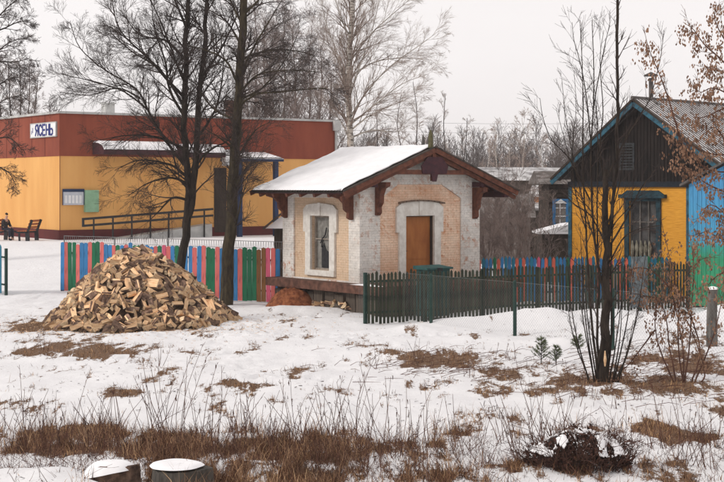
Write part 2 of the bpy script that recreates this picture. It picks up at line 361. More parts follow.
# ------------------------------------------------------------ brick house
HX, HYY = -.07, 48.0; HA = math.atan2(.622, .783); co, si = math.cos(HA), math.sin(HA)
def G(px, py, c=0.0, ox=HX, oy=HYY, co=co, si=si):
    k = (px - CX) / F; u = (k * (oy + c * co) - ox + c * si) / (co - k * si); Y = oy + u * si + c * co
    return u, CH - (py - HY) * Y / F
def S(px, py, c=0.0, ox=HX, oy=HYY, co=co, si=si):
    k = (px - CX) / F; v = (ox + c * co - k * (oy + c * si)) / (si + k * co); Y = oy + c * si + v * co
    return v, CH - (py - HY) * Y / F
bh = empty('brick_house', (HX, HYY, 0), 'small whitewashed brick outbuilding with peach panels and snowy roof', 'brick house', rz=HA)
GL, SL = 5.5, 4.5; RZ = 5.73; SLP = .378; ZB = 1.02; MU = GL / 2
def rz(u): return RZ - SLP * abs(u - MU)
ud0, zdt = G(404.5, 216); ud1, _ = G(433, 216)
wv0, wzt = S(331, 216); wv1, _ = S(312, 216); wzb = S(321, 270)[1]
T = .3; ov = .16
mb = MB()   # walls of peach brick
mb.box(0, ud0, 0, T, ZB, zdt); mb.box(ud1, GL, 0, T, ZB, zdt)
mb.prism([(0, 0, zdt), (GL, 0, zdt), (GL, 0, rz(GL) - ov), (MU, 0, RZ - ov), (0, 0, rz(0) - ov)], (0, T, 0))
mb.box(GL - T, GL, T, SL - T, ZB, rz(GL) - ov); mb.prism([(0, SL - T, ZB), (GL, SL - T, ZB), (GL, SL - T, rz(GL) - ov), (MU, SL - T, RZ - ov), (0, SL - T, rz(0) - ov)], (0, T, 0))
mb.build('gable_wall', M_PB, bh)
mb = MB()
mb.box(0, T, T, wv0, ZB, rz(0) - ov - .01); mb.box(0, T, wv1, SL - T, ZB, rz(0) - ov - .01); mb.box(0, T, wv0, wv1, ZB, wzb); mb.box(0, T, wv0, wv1, wzt, rz(0) - ov - .01)
mb.build('side_wall', M_SIDEP, bh)
# whitewashed proud brickwork
a = G(379, 199); b = G(397, 184.5); c = G(441, 184.5); d = G(460, 198)
mb = MB(); e = .06
mb.prism([(-e, -e, ZB), (a[0], -e, ZB), (a[0], -e, rz(a[0]) - ov), (-e, -e, rz(-e) - ov)], (0, e - .002, 0))
mb.prism([(d[0], -e, ZB), (GL + e, -e, ZB), (GL + e, -e, rz(GL + e) - ov), (d[0], -e, rz(d[0]) - ov)], (0, e - .002, 0))
mb.prism([(a[0], -e, a[1]), (b[0], -e, b[1]), (c[0], -e, c[1]), (d[0], -e, d[1]), (d[0], -e, rz(d[0]) - ov), (MU, -e, RZ - ov), (a[0], -e, rz(a[0]) - ov)], (0, e - .002, 0))
s0 = S(350, 200)[0]; s1 = S(295, 200)[0]; zt_ = S(320, 201)[1]; zb_ = S(320, 278.5)[1]
mb.box(-e, -.002, 0, s0, ZB, rz(-e) - ov - .02); mb.box(-e, -.002, s1, SL + .0, ZB, rz(-e) - ov - .02)
mb.box(-e, -.002, s0, s1, zt_ + .12, rz(-e) - ov - .02); mb.box(-e, -.002, s0, s1, ZB, zb_)
mb.build('whitewashed_piers', M_WB, bh)
def surround(mb, mapf, o0, o1, zt, zb, ot, ear, side):  # arch frame round an opening, proud of the wall
    w_ = .30; wz = ear
    cx_ = (o0 + o1) / 2; hw = (o1 - o0) / 2 + w_ + .12; hw2 = (o1 - o0) / 2 + w_
    outer = [(cx_ - hw2, zb), (cx_ - hw2, wz), (cx_ - hw, wz), (cx_ - hw, ot - .12)] + [(cx_ + hw * t, ot + .10 * (1 - t * t) - .0) for t in (-.8, -.4, 0, .4, .8)] + [(cx_ + hw, ot - .12), (cx_ + hw, wz), (cx_ + hw2, wz), (cx_ + hw2, zb)]
    inner = [(o1, zb), (o1, zt), (o0, zt), (o0, zb)]
    # left, right, top pieces
    L = [(cx_ - hw2, zb), (o0, zb), (o0, zt), (cx_ - hw, zt), (cx_ - hw, wz), (cx_ - hw2, wz)]
    Rr = [(o1, zb), (cx_ + hw2, zb), (cx_ + hw2, wz), (cx_ + hw, wz), (cx_ + hw, zt), (o1, zt)]
    Tp = [(cx_ - hw, zt), (cx_ + hw, zt)] + outer[4:9][::-1] if False else [(cx_ - hw, zt), (cx_ + hw, zt), (cx_ + hw, ot - .12)] + [(cx_ + hw * t, ot + .10 * (1 - t * t)) for t in (.8, .4, 0, -.4, -.8)] + [(cx_ - hw, ot - .12)]
    for poly in (L, Rr, Tp): mb.prism([mapf(p[0], p[1]) for p in poly], side, 0)
    return hw
mb = MB(); ot = G(420, 204)[1]
surround(mb, lambda u, z: (u, -.09, z), ud0, ud1, zdt, ZB, ot, G(420, 232)[1], (0, .088, 0))
mb.box((ud0 + ud1) / 2 - .07, (ud0 + ud1) / 2 + .07, -.13, -.092, zdt + .02, ot + .12)
mb.build('door_surround', M_SUR, bh)
mb = MB(); ot2 = S(321, 206)[1]
surround(mb, lambda v, z: (-.09, v, z), wv0, wv1, wzt, wzb, ot2, S(321, 232)[1], (.088, 0, 0))
mb.box(-.11, -.004, wv0 - .30, wv1 + .30, wzb - .2, wzb - .002); mb.box(-.13, -.092, (wv0 + wv1) / 2 - .07, (wv0 + wv1) / 2 + .07, wzt + .02, ot2 + .12)
mb.build('window_surround', M_SUR, bh)
mb = MB()   # thin dark hood mouldings above surrounds
for q in np.linspace(-.9, .8, 8):
    cx_ = (ud0 + ud1) / 2; hw = (ud1 - ud0) / 2 + .42; f = lambda t: ot + .10 * (1 - t * t) + .03
    mb.beam((cx_ + hw * q, -.10, f(q)), (cx_ + hw * (q + .215), -.10, f(q + .215)), .14, .05)
mb.build('hood_moulding', pm('dirty_moulding', (.09, .06, .045), (.2, .14, .1), 6), bh)
dr = MB(); dr.box(ud0 + .03, ud1 - .03, .14, .19, ZB + .02, zdt - .03); door = dr.build('door', M_DOOR, bh)
dr = MB(); dw = ud1 - ud0
for (z0, z1) in ((.12, .62), (.75, 1.25), (1.38, 2.0)): dr.box(ud0 + .14, ud1 - .14, .128, .139, ZB + z0, ZB + z1)
dr.build('door_panel', M_DOOR, door)
dr = MB(); dr.box(ud0 + .07, ud0 + .12, .10, .138, ZB + .95, ZB + 1.1); dr.tube([(ud0 + .095, .09, ZB + 1.05), (ud0 + .2, .09, ZB + 1.05)], .012, 6, 0, True); dr.build('handle', M_BLACK, door)
dr = MB(); dr.box(ud0 + .05, ud0 + .13, .12, .138, ZB + 1.2, ZB + 1.3, 0); dr.build('padlock', M_BLACK, door)
mb = MB(); mb.box(ud0, ud0 + .03, .02, .2, ZB, zdt); mb.box(ud1 - .03, ud1, .02, .2, ZB, zdt); mb.box(ud0 + .03, ud1 - .03, .02, .2, zdt - .03, zdt); mb.build('door_frame', M_DARKWOOD, bh)
mb = MB(); mb.box(.2, .24, wv0, wv1, wzb, wzt); wn = mb.build('window', M_GLASS, bh)
mb = MB(); mb.box(.12, .198, wv0, wv0 + .06, wzb, wzt); mb.box(.12, .198, wv1 - .06, wv1, wzb, wzt); mb.box(.12, .198, wv0 + .06, wv1 - .06, wzt - .06, wzt); mb.box(.12, .198, wv0 + .06, wv1 - .06, wzb, wzb + .06); mb.box(.13, .19, wv0 + .06, wv1 - .06, wzb + 1.08, wzb + 1.12)
mb.build('window_frame', pm('grey_brown_frame', (.2, .17, .14), (.34, .3, .26), 6), wn)
mb = MB(); wm = (wv0 + wv1) / 2   # broken dark pane and bent bar inside the opening
mb.prism([(.17, wv0 + .1, wzb + .08), (.17, wm + .2, wzb + .08), (.17, wm + .22, wzb + .75), (.17, wm + .08, wzb + .95), (.17, wm - .05, wzb + .7), (.17, wv0 + .12, wzb + .55)], (.02, 0, 0))
mb.tube([(.15, wm + .18, wzb + .8), (.14, wm + .12, wzb + 1.1), (.13, wm - .05, wzb + 1.25), (.12, wm - .15, wzb + 1.5)], .025, 5)
mb.tube([(.15, wm + .25, wzb + .95), (.13, wm + .1, wzb + 1.15)], .02, 5)
partlab(mb.build('broken_pane', M_BLACK, wn), 'dark hole where the window pane is broken')
# platform, planks
mb = MB(); mb.box(-.55, 6.2, -1.7, 4.9, .72, ZB - .004); mb.build('platform', M_PLINTH, bh)
mb = MB(); mb.box(-.15, 6.0, -1.35, 4.7, -.2, .718); mb.build('foundation', M_PLANK, bh)
mb = MB()
for k in range(10):
    v = -1.2 + k * .6; mb.box(-.22 - (k % 2) * .05, -.152, v, v + .5, -.1, .60 + .05 * (k % 3))
mb.build('skirting_boards', M_PLANK, bh)
mb = MB(); mb.grid(lambda u, v: (-.54 + .35 * u, -1.6 + 1.5 * v, ZB - .003 + .05 * math.sin(math.pi * u) * math.sin(math.pi * v)), 6, 14); mb.build('snow_patch', M_SNOW, bh, smooth=True)
# roof
OV, PF, PB = 1.3, .75, .27
def roof_pt(u, v, dz=0): return (u, v, rz(u) + dz)
th = .06
rf = MB()
for (ua, ub) in ((-OV, MU), (GL + OV, MU)):
    n_ = 26
    rf.poly([roof_pt(ua, -PF, -th), roof_pt(ub, -PF, -th), roof_pt(ub, SL + PB, -th), roof_pt(ua, SL + PB, -th)], [(0, 1, 2, 3), ])
    rf.grid(lambda a_, b_: (ua + (ub - ua) * a_, -PF + (SL + PB + PF) * b_, rz(ua + (ub - ua) * a_) + .02 * math.sin(b_ * (SL + PB + PF) / .16 * 2 * math.pi)), 6, 272)
    rf.poly([roof_pt(ua, -PF, -th), roof_pt(ub, -PF, -th), roof_pt(ub, -PF, .02), roof_pt(ua, -PF, .02)], [(0, 1, 2, 3)])
roof = rf.build('roof', M_TIN, bh)
rngs = random.Random(8)
def snow_fn(a_, b_):
    u = -OV + .03 + (MU + .02 - (-OV + .03)) * a_; vv = -PF + .06 + (SL + PB - .1 + PF) * b_
    if b_ < .001: vv += .12 + .5 * vn(a_ * 14, 3.3, 5).item() ** 2 + (.25 if a_ < .35 else 0)
    edge = min(1, a_ / .05, b_ / .03, (1 - b_) / .03, (1 - a_) / .02 + .2)
    hgt = (.03 + .13 * fbm(a_ * 5, b_ * 9, 4, 4).item()) * math.sqrt(max(edge, 0))
    return (u, vv, rz(u) + .012 + hgt)
mb = MB(); mb.grid(snow_fn, 60, 90); mb.build('roof_snow', M_SNOW, roof, smooth=True)
mb = MB()   # frontal bargeboards and rear ones
for (ua, sgn) in ((-OV, 1), (GL + OV, -1)):
    for (yy, dz, hh, tt) in ((-PF - .03, -.10, .17, .06), (-PF + .12, -.26, .13, .10)):
        mb = MB(); mb.beam((ua, yy, rz(ua) + dz), (MU, yy, RZ + dz), tt, hh); mb.build('bargeboard', M_RED, bh)
    mb = MB(); mb.beam((ua, SL + PB + .02, rz(ua) - .1), (MU, SL + PB + .02, RZ - .1), .05, .17); mb.build('bargeboard', M_RED, bh)
for (ua, sgn) in ((-OV, 1), (GL + OV, -1)):
    mb = MB(); mb.beam((ua - sgn * .06, -PF - .075, rz(ua) - .005), (MU, -PF - .075, RZ + .018), .03, .05); mb.build('verge_strip', M_TIN, bh)   # soffit boards under the overhangs
for sgn, u0 in ((1, 0), (-1, GL)):
    mb = MB(); mb.beam((u0 - sgn * (OV - .06), SL / 2 - .2, rz(0 - (OV - .06)) - .11), (u0 - sgn * .0, SL / 2 - .2, rz(0) - .11), SL + PF + PB - .3, .03); mb.build('soffit', M_DRED, bh)   # rafter tails & purlin ends
for k in range(6):
    v = .25 + k * .82
    for sgn, u0 in ((1, 0), (-1, GL)): mb = MB(); mb.beam((u0 - sgn * (OV - .12), v, rz(-OV + .12) - .2), (u0, v, rz(0) - .2), .11, .14); mb.build('rafter_tail', M_RED, bh)
for u in (.25, GL - .25): mb = MB(); mb.box(u - .08, u + .08, -PF + .18, -.062, rz(u) - .46, rz(u) - .28); mb.build('purlin_end', M_DRED, bh)
mb = MB(); mb.box(GL + .75, GL + .95, -PF + .1, 1.0, rz(GL + .85) - .42, rz(GL + .85) - .2)
mb.build('purlin_end', M_DRED, bh)
mb = MB()   # king-post truss in the gable
ct = 4.86; cu0, cu1 = .75, GL - .75
mb.box(cu0, cu1, -PF + .05, -PF + .17, ct - .09, ct + .07)
mb.beam((MU, -PF + .09, ct - .32), (MU, -PF + .09, RZ - .2), .14, .14, up=(0, 1, 0))
mb.beam((1.35, -PF + .11, ct + .07), (MU - .3, -PF + .11, RZ - .28), .10, .10); mb.beam((GL - 1.35, -PF + .11, ct + .07), (MU + .3, -PF + .11, RZ - .28), .10, .10)
mb.build('gable_truss', M_RED, bh)
mb = MB(); mb.prism([(MU - .55, -PF + .03, ct - .06), (MU + .55, -PF + .03, ct - .06), (MU + .62, -PF + .03, ct + .2), (MU + .34, -PF + .03, ct + .52), (MU - .34, -PF + .03, ct + .52), (MU - .62, -PF + .03, ct + .2)], (0, -.05, 0))
mb.prism([(MU - .16, -PF - .01, ct - .06), (MU + .16, -PF - .01, ct - .06), (MU + .08, -PF - .01, ct - .34), (MU - .08, -PF - .01, ct - .34)], (0, .05, 0))
mb.build('gable_shield', M_DRED, bh)
def console(u, v, dirx, diry, ztop, h, d, wd):
    mb = MB()
    prof = [(0, 0), (d, 0), (d * .96, -.14), (d * .62, -.22), (d * .42, -h * .40), (d * .40, -h * .62), (d * .22, -h * .74), (d * .24, -h * .92), (d * .08, -h), (0, -h * .98)]
    sx, sy = -diry, dirx
    pts = [(u + dirx * a_ - sx * wd / 2, v + diry * a_ - sy * wd / 2, ztop + z_) for a_, z_ in prof]
    mb.prism(pts, (sx * wd, sy * wd, 0)); return mb.build('console', M_RED, bh)
for u in (G(376, 200)[0], G(473, 200)[0]): console(u, -.062, 0, -1, rz(u) - .46, 1.15, .62, .2)
for v in (.35, 4.25): console(-.062, v, -1, 0, rz(0) - .55, .95, .9, .14)
for u, z1, r_, zc in ((MU - .1, .62, .10, 0), (MU + .25, .48, .07, 1)):
    mb = MB(); v_ = -PF + (.1 if zc == 0 else .9); mb.tube([(u, v_, RZ - .03), (u, v_, RZ + z1 * .55), (u, v_, RZ + z1 * .8), (u, v_, RZ + z1)], [r_, r_ * .9, r_ * .6, r_ * .15], 6, 0, True)
    mb.build('finial', pm('mossy_finial', (.05, .055, .02), (.12, .10, .05), 9) if zc == 0 else M_POSTW, bh)

# rusty heap and loose firewood by the house
def heap(name, cx, cy, rx, ry, h, m, label, cat, seed):
    mb = MB()
    def fn(u, v):
        a_ = u * 2 * math.pi; k = 1 + .15 * vn(4 + 2 * math.cos(a_), 4 + 2 * math.sin(a_), seed).item()
        x = rx * v * math.cos(a_) * k; y = ry * v * math.sin(a_) * k
        z = h * (1 - v ** 2.2) * (1 + .5 * (fbm(x * 3 + 9, y * 3 + 9, seed, 3).item() - .45)) - .1 * v
        return (x, y, z)
    mb.grid(fn, 44, 16); o = mb.build(name, m, None, True, (cx, cy, gzf(cx, cy) - .02)); return tag(o, label, cat)
hp = heap('bark_heap', -2.45, 50.2, 1.0, .8, .78, M_RUST, 'rust-brown heap of bark and needles at the end of the striped fence', 'heap', 4)
mb = MB(); r = random.Random(3)
for i in range(1500):
    a_ = r.uniform(0, 6.28); q = math.sqrt(r.random()); x, y = 1.05 * q * math.cos(a_), .85 * q * math.sin(a_); z = .78 * (1 - q ** 2.2)
    d = Vector((r.gauss(0, 1), r.gauss(0, 1), r.uniform(-.3, .8))).normalized() * r.uniform(.06, .16)
    p0 = Vector((x, y, z)); s_ = d.cross(Vector((0, 0, 1))).normalized() * .008
    mb.poly([p0 - s_, p0 + s_, p0 + d], [(0, 1, 2)])
mb.build('needles', M_RUST, hp)
for i in range(26):
    x = r.uniform(-1.95, .1); t = (x + 1.95) / 2.05; y = 49.6 - 1.55 * t + r.uniform(-.3, .15)
    o = link('firewood_log', log_meshes[r.randrange(14)]); o.location = (x, y, gzf(x, y) + .06 + r.choice((0, .1, .16))); o.rotation_euler = (r.uniform(0, 6), r.uniform(-.3, .3), r.uniform(0, 3.1)); o.scale = (1.1, .8, .8)
    tag(o, 'loose split log lying in snow under the brick house platform', 'firewood log', 'loose logs under the platform')

# ------------------------------------------------------------ fences
rf_ = random.Random(11)
def picket_mesh(wd, h, m, tip=.1, t=.02):
    mb = MB(); mb.prism([(-wd / 2, 0, 0), (wd / 2, 0, 0), (wd / 2, 0, h - tip), (0, 0, h), (-wd / 2, 0, h - tip)], (0, t, 0)); o = mb.build('picket', m); me = o.data; bpy.data.objects.remove(o); return me
def fence(name, A, B, h, pitch, wd, cols, label, rails, rmat, post_every, group=None, z0=.05, jit=.02, lab=True, tip=.1, posth=None):
    A = Vector((*A, 0)); B = Vector((*B, 0)); d = B - A; L = d.length; ang = math.atan2(d.y, d.x); ro = empty(name, A, label, 'fence', group, ang)
    ms = {}; n = int(L / pitch)
    for i in range(n):
        c = cols(i, n); cn, m = c if isinstance(c, tuple) else (c, PK[c])
        key = cn
        if key not in ms: ms[key] = picket_mesh(wd, h, m, tip)
        x = (i + .5) * pitch; wp = A + d.normalized() * x
        o = link('picket', ms[key], ro, (x, rf_.uniform(-.004, .004), gzf(wp.x, wp.y) * .7 + z0 + rf_.uniform(-jit, jit)))
        o.rotation_euler = (0, rf_.uniform(-.012, .012), 0); o.scale = (rf_.uniform(.92, 1.05), 1, rf_.uniform(.97, 1.02))
        if lab and cn != 'wood': o['label'] = cn + ' picket'
    for zr in rails:
        mb = MB(); mb.box(0, L, .025, .065, zr - .035, zr + .035); mb.build('rail', rmat, ro)
    k = int(L / post_every)
    for i in range(k + 1):
        mb = MB(); x = L * i / k; mb.box(x - .05, x + .05, .07, .17, -.2, posth or h - .1); mb.build('post', rmat, ro)
    return ro, ang, L
seqL = 'blue pink green green pink blue blue pink green green pink blue blue pink green blue pink blue green green pink blue blue pink green rose pink blue green pink blue blue pink'.split()
tailL = 'blue pink green green green brown brown rose pink blue'.split()
def cL(i, n): return tailL[i - (n - 10)] if i >= n - 10 else seqL[i % len(seqL)]
fence('picket_fence', (-12.5, 58.0), (-2.95, 51.75), 2.0, .222, .21, cL, 'tall striped fence of pink, blue and green boards behind the firewood pile', (.45, 1.6), M_DARKWOOD, 2.8, tip=.04)
def cR(i, n): return ('teal', 'green', 'teal')[i % 3] if i > 40 else 'salmon teal blue blue green salmon blue teal blue teal salmon teal salmon blue teal blue rose blue salmon teal'.split()[i % 20]
fence('picket_fence', (4.3, 52.0), (11.6, 52.8), 1.68, .14, .118, cR, 'blue and salmon pointed fence in front of the yellow boarded house', (.4, 1.25), M_DARKWOOD, 2.1)
fence('picket_fence', (.16, 44.0), (11.75, 50.05), 1.62, .138, .086, lambda i, n: ('wood', M_GRN), 'weathered dark green picket fence running past the brick house', (.38, 1.36), M_DGRN, 2.15, lab=False, jit=.03, tip=.06, posth=1.64)
fence('picket_fence', (-15.6, 57.8), (-14.4, 56.2), 1.95, .2, .18, lambda i, n: ('wood', PK['teal']), 'short teal board fence at the left edge of the photo', (.4, 1.5), M_DGRN, 1.0, lab=False)
# wire strip behind striped fence
mb = MB(); A = Vector((-12.4, 58.3, 0)); B = Vector((-2.9, 52.05, 0)); n = 95
for i in range(n):
    p = A.lerp(B, i / n); q = A.lerp(B, (i + 1) / n); mb.tube([(p.x, p.y, 1.3), (q.x, q.y, 2.28)], .006, 3); mb.tube([(q.x, q.y, 1.3), (p.x, p.y, 2.28)], .006, 3)
mb.tube([(A.x, A.y, 2.28), (B.x, B.y, 2.28)], .012, 4); mb.tube([(A.x, A.y, 2.02), (B.x, B.y, 2.02)], .008, 4)
for i in range(5):
    p = A.lerp(B, i / 4); mb.tube([(p.x, p.y, 0), (p.x, p.y, 2.3)], .025, 5)
tag(mb.build('wire_fence', M_WIRE), 'wire mesh fence standing just behind the striped boards', 'wire fence')
# chain-link
cl = empty('chain_link_fence', (-.12, 46.5, 0), 'low chain-link fence on dark green posts before the green pickets', 'wire fence')
pa = Vector((-.12, 46.5, 0)); st = Vector((2.26, -3.1, 0))
mb = MB()
for k in range(4):
    b0 = st * k; L = st.length; d = st.normalized(); pt = .1; hgt = 1.5; nn = int((L + hgt) / pt)
    for i in range(nn):
        s0_ = i * pt - hgt
        for sg in (1, -1):
            t0 = max(0, -s0_); t1 = min(hgt, L - s0_)
            if t1 <= t0: continue
            z0_, z1_ = (t0, t1) if sg == 1 else (hgt - t0, hgt - t1)
            mb.tube([b0 + d * (s0_ + t0) + Vector((0, 0, z0_ + .1)), b0 + d * (s0_ + t1) + Vector((0, 0, z1_ + .1))], .0016, 3)
mb.tube([Vector((0, 0, 1.6)), st * 4 + Vector((0, 0, 1.6))], .004, 3)
mb.build('mesh', M_WIRE, cl)
for k in range(1, 4):
    p = st * k; g = gzf(pa.x + p.x, pa.y + p.y); mb = MB(); mb.tube([(p.x, p.y, g - .2), (p.x, p.y, 1.62), (p.x, p.y, 1.66)], [.055, .055, .03], 8, 0, True); mb.build('post', M_DGRN, cl)
# grey sheet gate, teal bin, grey post
x0, y0 = 9.35, 48.75
gt = empty('sheet_metal', (x0, y0, 0), 'pale grey metal sheet leaning on the green fence', 'metal sheet', rz=math.atan2(6.05, 11.59))
mb = MB(); mb.grid(lambda u, v: (u * .75, -.02 + .012 * math.sin(u * .75 / .09 * 6.28), .12 + v * 1.78), 40, 2); mb.build('corrugated_panel', pm('grey_sheet', (.09, .11, .12), (.17, .20, .21), 5, .6), gt)
mb = MB(); mb.box(-.03, .78, .0, .03, .4, .46); mb.box(-.03, .78, .0, .03, 1.4, 1.46); mb.build('batten', M_DGRN, gt)
tb = empty('metal_bin', (2.35, 46.6, 0), 'dark teal lidded metal bin below the orange door', 'bin', rz=HA)
mb = MB(); mb.box(-.45, .5, -.3, .3, .05, 1.6); mb.build('body', M_TEAL, tb)
mb = MB(); mb.prism([(-.55, -.36, 1.602), (-.55, .36, 1.602), (-.55, .36, 1.72), (-.55, -.36, 1.66)], (1.15, 0, 0)); mb.build('lid', M_TEAL, tb)
mb = MB(); mb.box(-.1, .1, -.39, -.362, 1.55, 1.66); mb.build('handle', M_BLACK, tb)
x, y = GP(712, 350); po = empty('wooden_post', (x, y, gzf(x, y)), 'thick weathered grey wooden post at the right edge', 'post')
mb = MB(); mb.tube([(0, 0, -.2), (0, 0, .9), (.02, 0, 1.55)], [.16, .14, .13], 9, 0, True); mb.build('shaft', M_POSTW, po)
mb = MB(); mb.tube([(.02, 0, 1.552), (.02, 0, 1.60), (.02, 0, 1.63)], [.15, .13, .04], 9, 0, True); mb.build('snow_cap', M_SNOW, po)

# ------------------------------------------------------------ long hall
BX, BY = -16.2, 75.0; BD = math.atan2(10.3, 14.6); cb, sb = math.cos(BD), math.sin(BD)
hall = empty('hall_building', (BX, BY, 0), 'long low hall with dark red top band and ochre walls', 'building', rz=BD)
BL, BW, BZ0, BZ1 = 17.9, 16.0, 1.0, 8.36; zr, zy, zp = 5.96, 5.96, 1.98
def HG(px, py, c=0.0): return G(px, py, c, BX, BY, cb, sb)
def HS(px, py, c=0.0): return S(px, py, c, BX, BY, cb, sb)
mb = MB(); mb.box(0, BL, 0, BW, zp, zy); mb.build('ochre_wall', M_HALLY, hall)
mb = MB(); mb.box(-.03, BL + .03, -.03, BW + .03, zy, BZ1 - .12); mb.build('red_band', M_HALLR, hall)
mb = MB(); mb.box(-.05, BL + .05, -.05, BW + .05, BZ0, zp - .0); mb.build('plinth', M_HALLP, hall)
mb = MB(); mb.box(-.15, BL + .15, -.15, BW + .15, BZ1 - .12, BZ1); mb.build('coping', M_GREY, hall)
mb = MB(); mb.grid(lambda u, v: (-.1 + (BL + .2) * u, -.1 + (BW + .2) * v, BZ1 + .005 + .05 * fbm(u * 12, v * 12, 2, 2).item() * min(1, u * 40, v * 40, (1 - u) * 40, (1 - v) * 40)), 60, 60); mb.build('roof_snow', M_SNOW, hall, smooth=True)
mb = MB(); mb.tube([(BL - .1, -.14, 1.2), (BL - .1, -.14, 8.0), (BL - .1, -.14, 8.2)], .08, 8, 0, True); mb.box(BL - .35, BL + .12, -.34, -.155, 7.7, 8.3); mb.build('downpipe', M_GREY, hall)
mb = MB()
for k in range(1, 9): mb.box(-.042, -.031, k * 1.9, k * 1.9 + .02, zy, BZ1 - .13)
mb.box(BL * .0 + .0, .03, -.012, -.0005, zp, zy - .001); mb.build('panel_joints', M_HALLP, hall)
# sign
v0 = HS(57, 120, -.03)[0]; v1 = HS(32, 120, -.03)[0]; z0 = HS(45, 136.5)[1]; z1 = HS(45, 123.5)[1]
sg = MB(); sg.box(-.11, -.034, v0, v1, z0, z1); sign = partlab(sg.build('sign', M_WHITE, hall), 'white sign with blue lettering')
sg = MB(); e_ = .05
sg.box(-.125, -.03, v0 - e_, v0, z0 - e_, z1 + e_); sg.box(-.125, -.03, v1, v1 + e_, z0 - e_, z1 + e_); sg.box(-.125, -.03, v0, v1, z0 - e_, z0); sg.box(-.125, -.03, v0, v1, z1, z1 + e_); sg.build('sign_frame', M_GREY, sign)
def text(body, parent, m, loc, rot, size, bold=.03, name='lettering', sx=1, sz=1):
    cu = bpy.data.curves.new(name, 'FONT'); cu.body = body; cu.size = size; cu.extrude = .01; cu.offset = bold; cu.align_x = 'CENTER'; cu.align_y = 'CENTER'
    t = bpy.data.objects.new('tmp', cu); col.objects.link(t); dg = bpy.context.evaluated_depsgraph_get(); dg.update()
    me = bpy.data.meshes.new_from_object(t.evaluated_get(dg)); bpy.data.objects.remove(t)
    me.materials.clear(); me.materials.append(m); o = link(name, me, parent, loc); o.rotation_euler = rot; o.scale = (sx, sz, 1); return o
vm = (v0 + v1) / 2; zm = (z0 + z1) / 2
LT = {'Я': [[(1, 0), (1, 1)], [(1, 1), (.35, 1), (.08, .88), (.05, .68), (.3, .5), (1, .48)], [(.5, .5), (0, 0)]], 'С': [[(1, .78), (.85, .95), (.5, 1), (.15, .9), (0, .6), (0, .4), (.15, .1), (.5, 0), (.85, .05), (1, .22)]],
      'Е': [[(0, 0), (0, 1)], [(0, 1), (.95, 1)], [(0, .5), (.8, .5)], [(0, 0), (.95, 0)]], 'Н': [[(0, 0), (0, 1)], [(1, 0), (1, 1)], [(0, .5), (1, .5)]], 'Ь': [[(0, 1), (0, 0), (.7, 0), (.98, .12), (.98, .42), (.7, .55), (0, .55)]]}
lw, lh = .36, .56; x_ = -1.12
for ch_r in 'ЯСЕНЬ':
    mb = MB()
    for st_ in LT[ch_r]:
        for p_, q_ in zip(st_[:-1], st_[1:]):
            a_ = Vector((-.124, vm - .08 - (x_ + p_[0] * lw), zm - lh / 2 + p_[1] * lh)); b_ = Vector((-.124, vm - .08 - (x_ + q_[0] * lw), zm - lh / 2 + q_[1] * lh)); e_v = (b_ - a_).normalized() * .03
            mb.beam(a_ - e_v, b_ + e_v, .02, .10, up=(0, -e_v.z, e_v.y))
    mb.build('letter', M_SBLUE, sign); x_ += .51
mb = MB(); mb.box(-.116, -.111, v1 - .34, v1 - .26, zm - .12, zm + .16); mb.box(-.116, -.111, v1 - .2, v1 - .13, zm - .2, zm + .0); mb.build('sign_mark', M_SBLUE, sign)
# canopy over the left part
def canopy(name, px0, px1, py, depth, zfront, lab):
    u0 = HG(px0, py, -depth)[0]; u1 = HG(px1, py, -depth)[0]; mb = MB(); z = zfront
    prof = [(-.034, z + .42), (-depth * .5, z + .38), (-depth * .85, z + .22), (-depth, z), (-depth + .05, z - .22), (-.034, z - .22)]
    mb.prism([(u0, p[0], p[1]) for p in prof], (u1 - u0, 0, 0)); o = mb.build(name, M_DRED, hall); partlab(o, lab)
    mb = MB(); tp = prof[:4]
    def fn(a_, b_):
        s_ = b_ * 3; i = min(int(s_), 2); t = s_ - i; y_ = tp[i][0] * (1 - t) + tp[i + 1][0] * t; z_ = tp[i][1] * (1 - t) + tp[i + 1][1] * t
        return (u0 + (u1 - u0) * a_, y_ - .02, z_ + .01 + .12 * math.sqrt(max(0, min(1, a_ * 30, (1 - a_) * 30, b_ * 6 + .3, (1 - b_) * 5 + .05))))
    mb.grid(fn, 50, 12); mb.build('canopy_snow', M_SNOW, o, smooth=True); return u0, u1
zc1 = HG(120, 150, -1.5)[1]
canopy('awning', 104, 178, 150, 1.5, zc1, 'dark curved awning topped with snow'); canopy('awning', 188, 226, 152, 1.3, HG(200, 153, -1.3)[1], 'short snow-topped awning beside the entrance')
u0 = HG(236, 160, -1.8)[0]; u1 = HG(283, 160, -1.8)[0]; zc = HG(260, 161, -1.8)[1]
mb = MB(); mb.box(u0, u1, -1.9, -.035, zc - .02, zc + .12); po_ = mb.build('porch_roof', M_NAVY, hall)
mb = MB(); mb.grid(lambda a_, b_: (u0 + (u1 - u0) * a_, -1.9 + 1.84 * b_, zc + .125 + .35 * b_ + .08 * min(1, a_ * 20, (1 - a_) * 20)), 20, 8); mb.prism([(u0, -1.9, zc + .122), (u0, -.04, zc + .122), (u0, -.04, zc + .5), (u0, -1.9, zc + .14)], (u1 - u0, 0, 0)); mb.build('porch_snow', M_SNOW, po_, smooth=False)
for u in (HG(276, 160, -1.8)[0], HG(240, 160, -1.8)[0]):
    mb = MB(); mb.box(u - .12, u + .12, -1.88, -1.64, 1.2, zc - .022); mb.build('porch_post', M_NAVY, hall)
u0 = HG(214, 200)[0]; u1 = HG(226, 200)[0]
mb = MB(); mb.box(u0, u1, -.06, -.002, zp - .3, HG(220, 168)[1]); mb.build('door', M_DARKWOOD, hall)
mb = MB(); mb.box(HG(216, 160)[0], HG(228, 160)[0], -1.1, -.7, HG(220, 166)[1], HG(220, 150)[1]); mb.build('lamp_box', M_WHITE, hall)
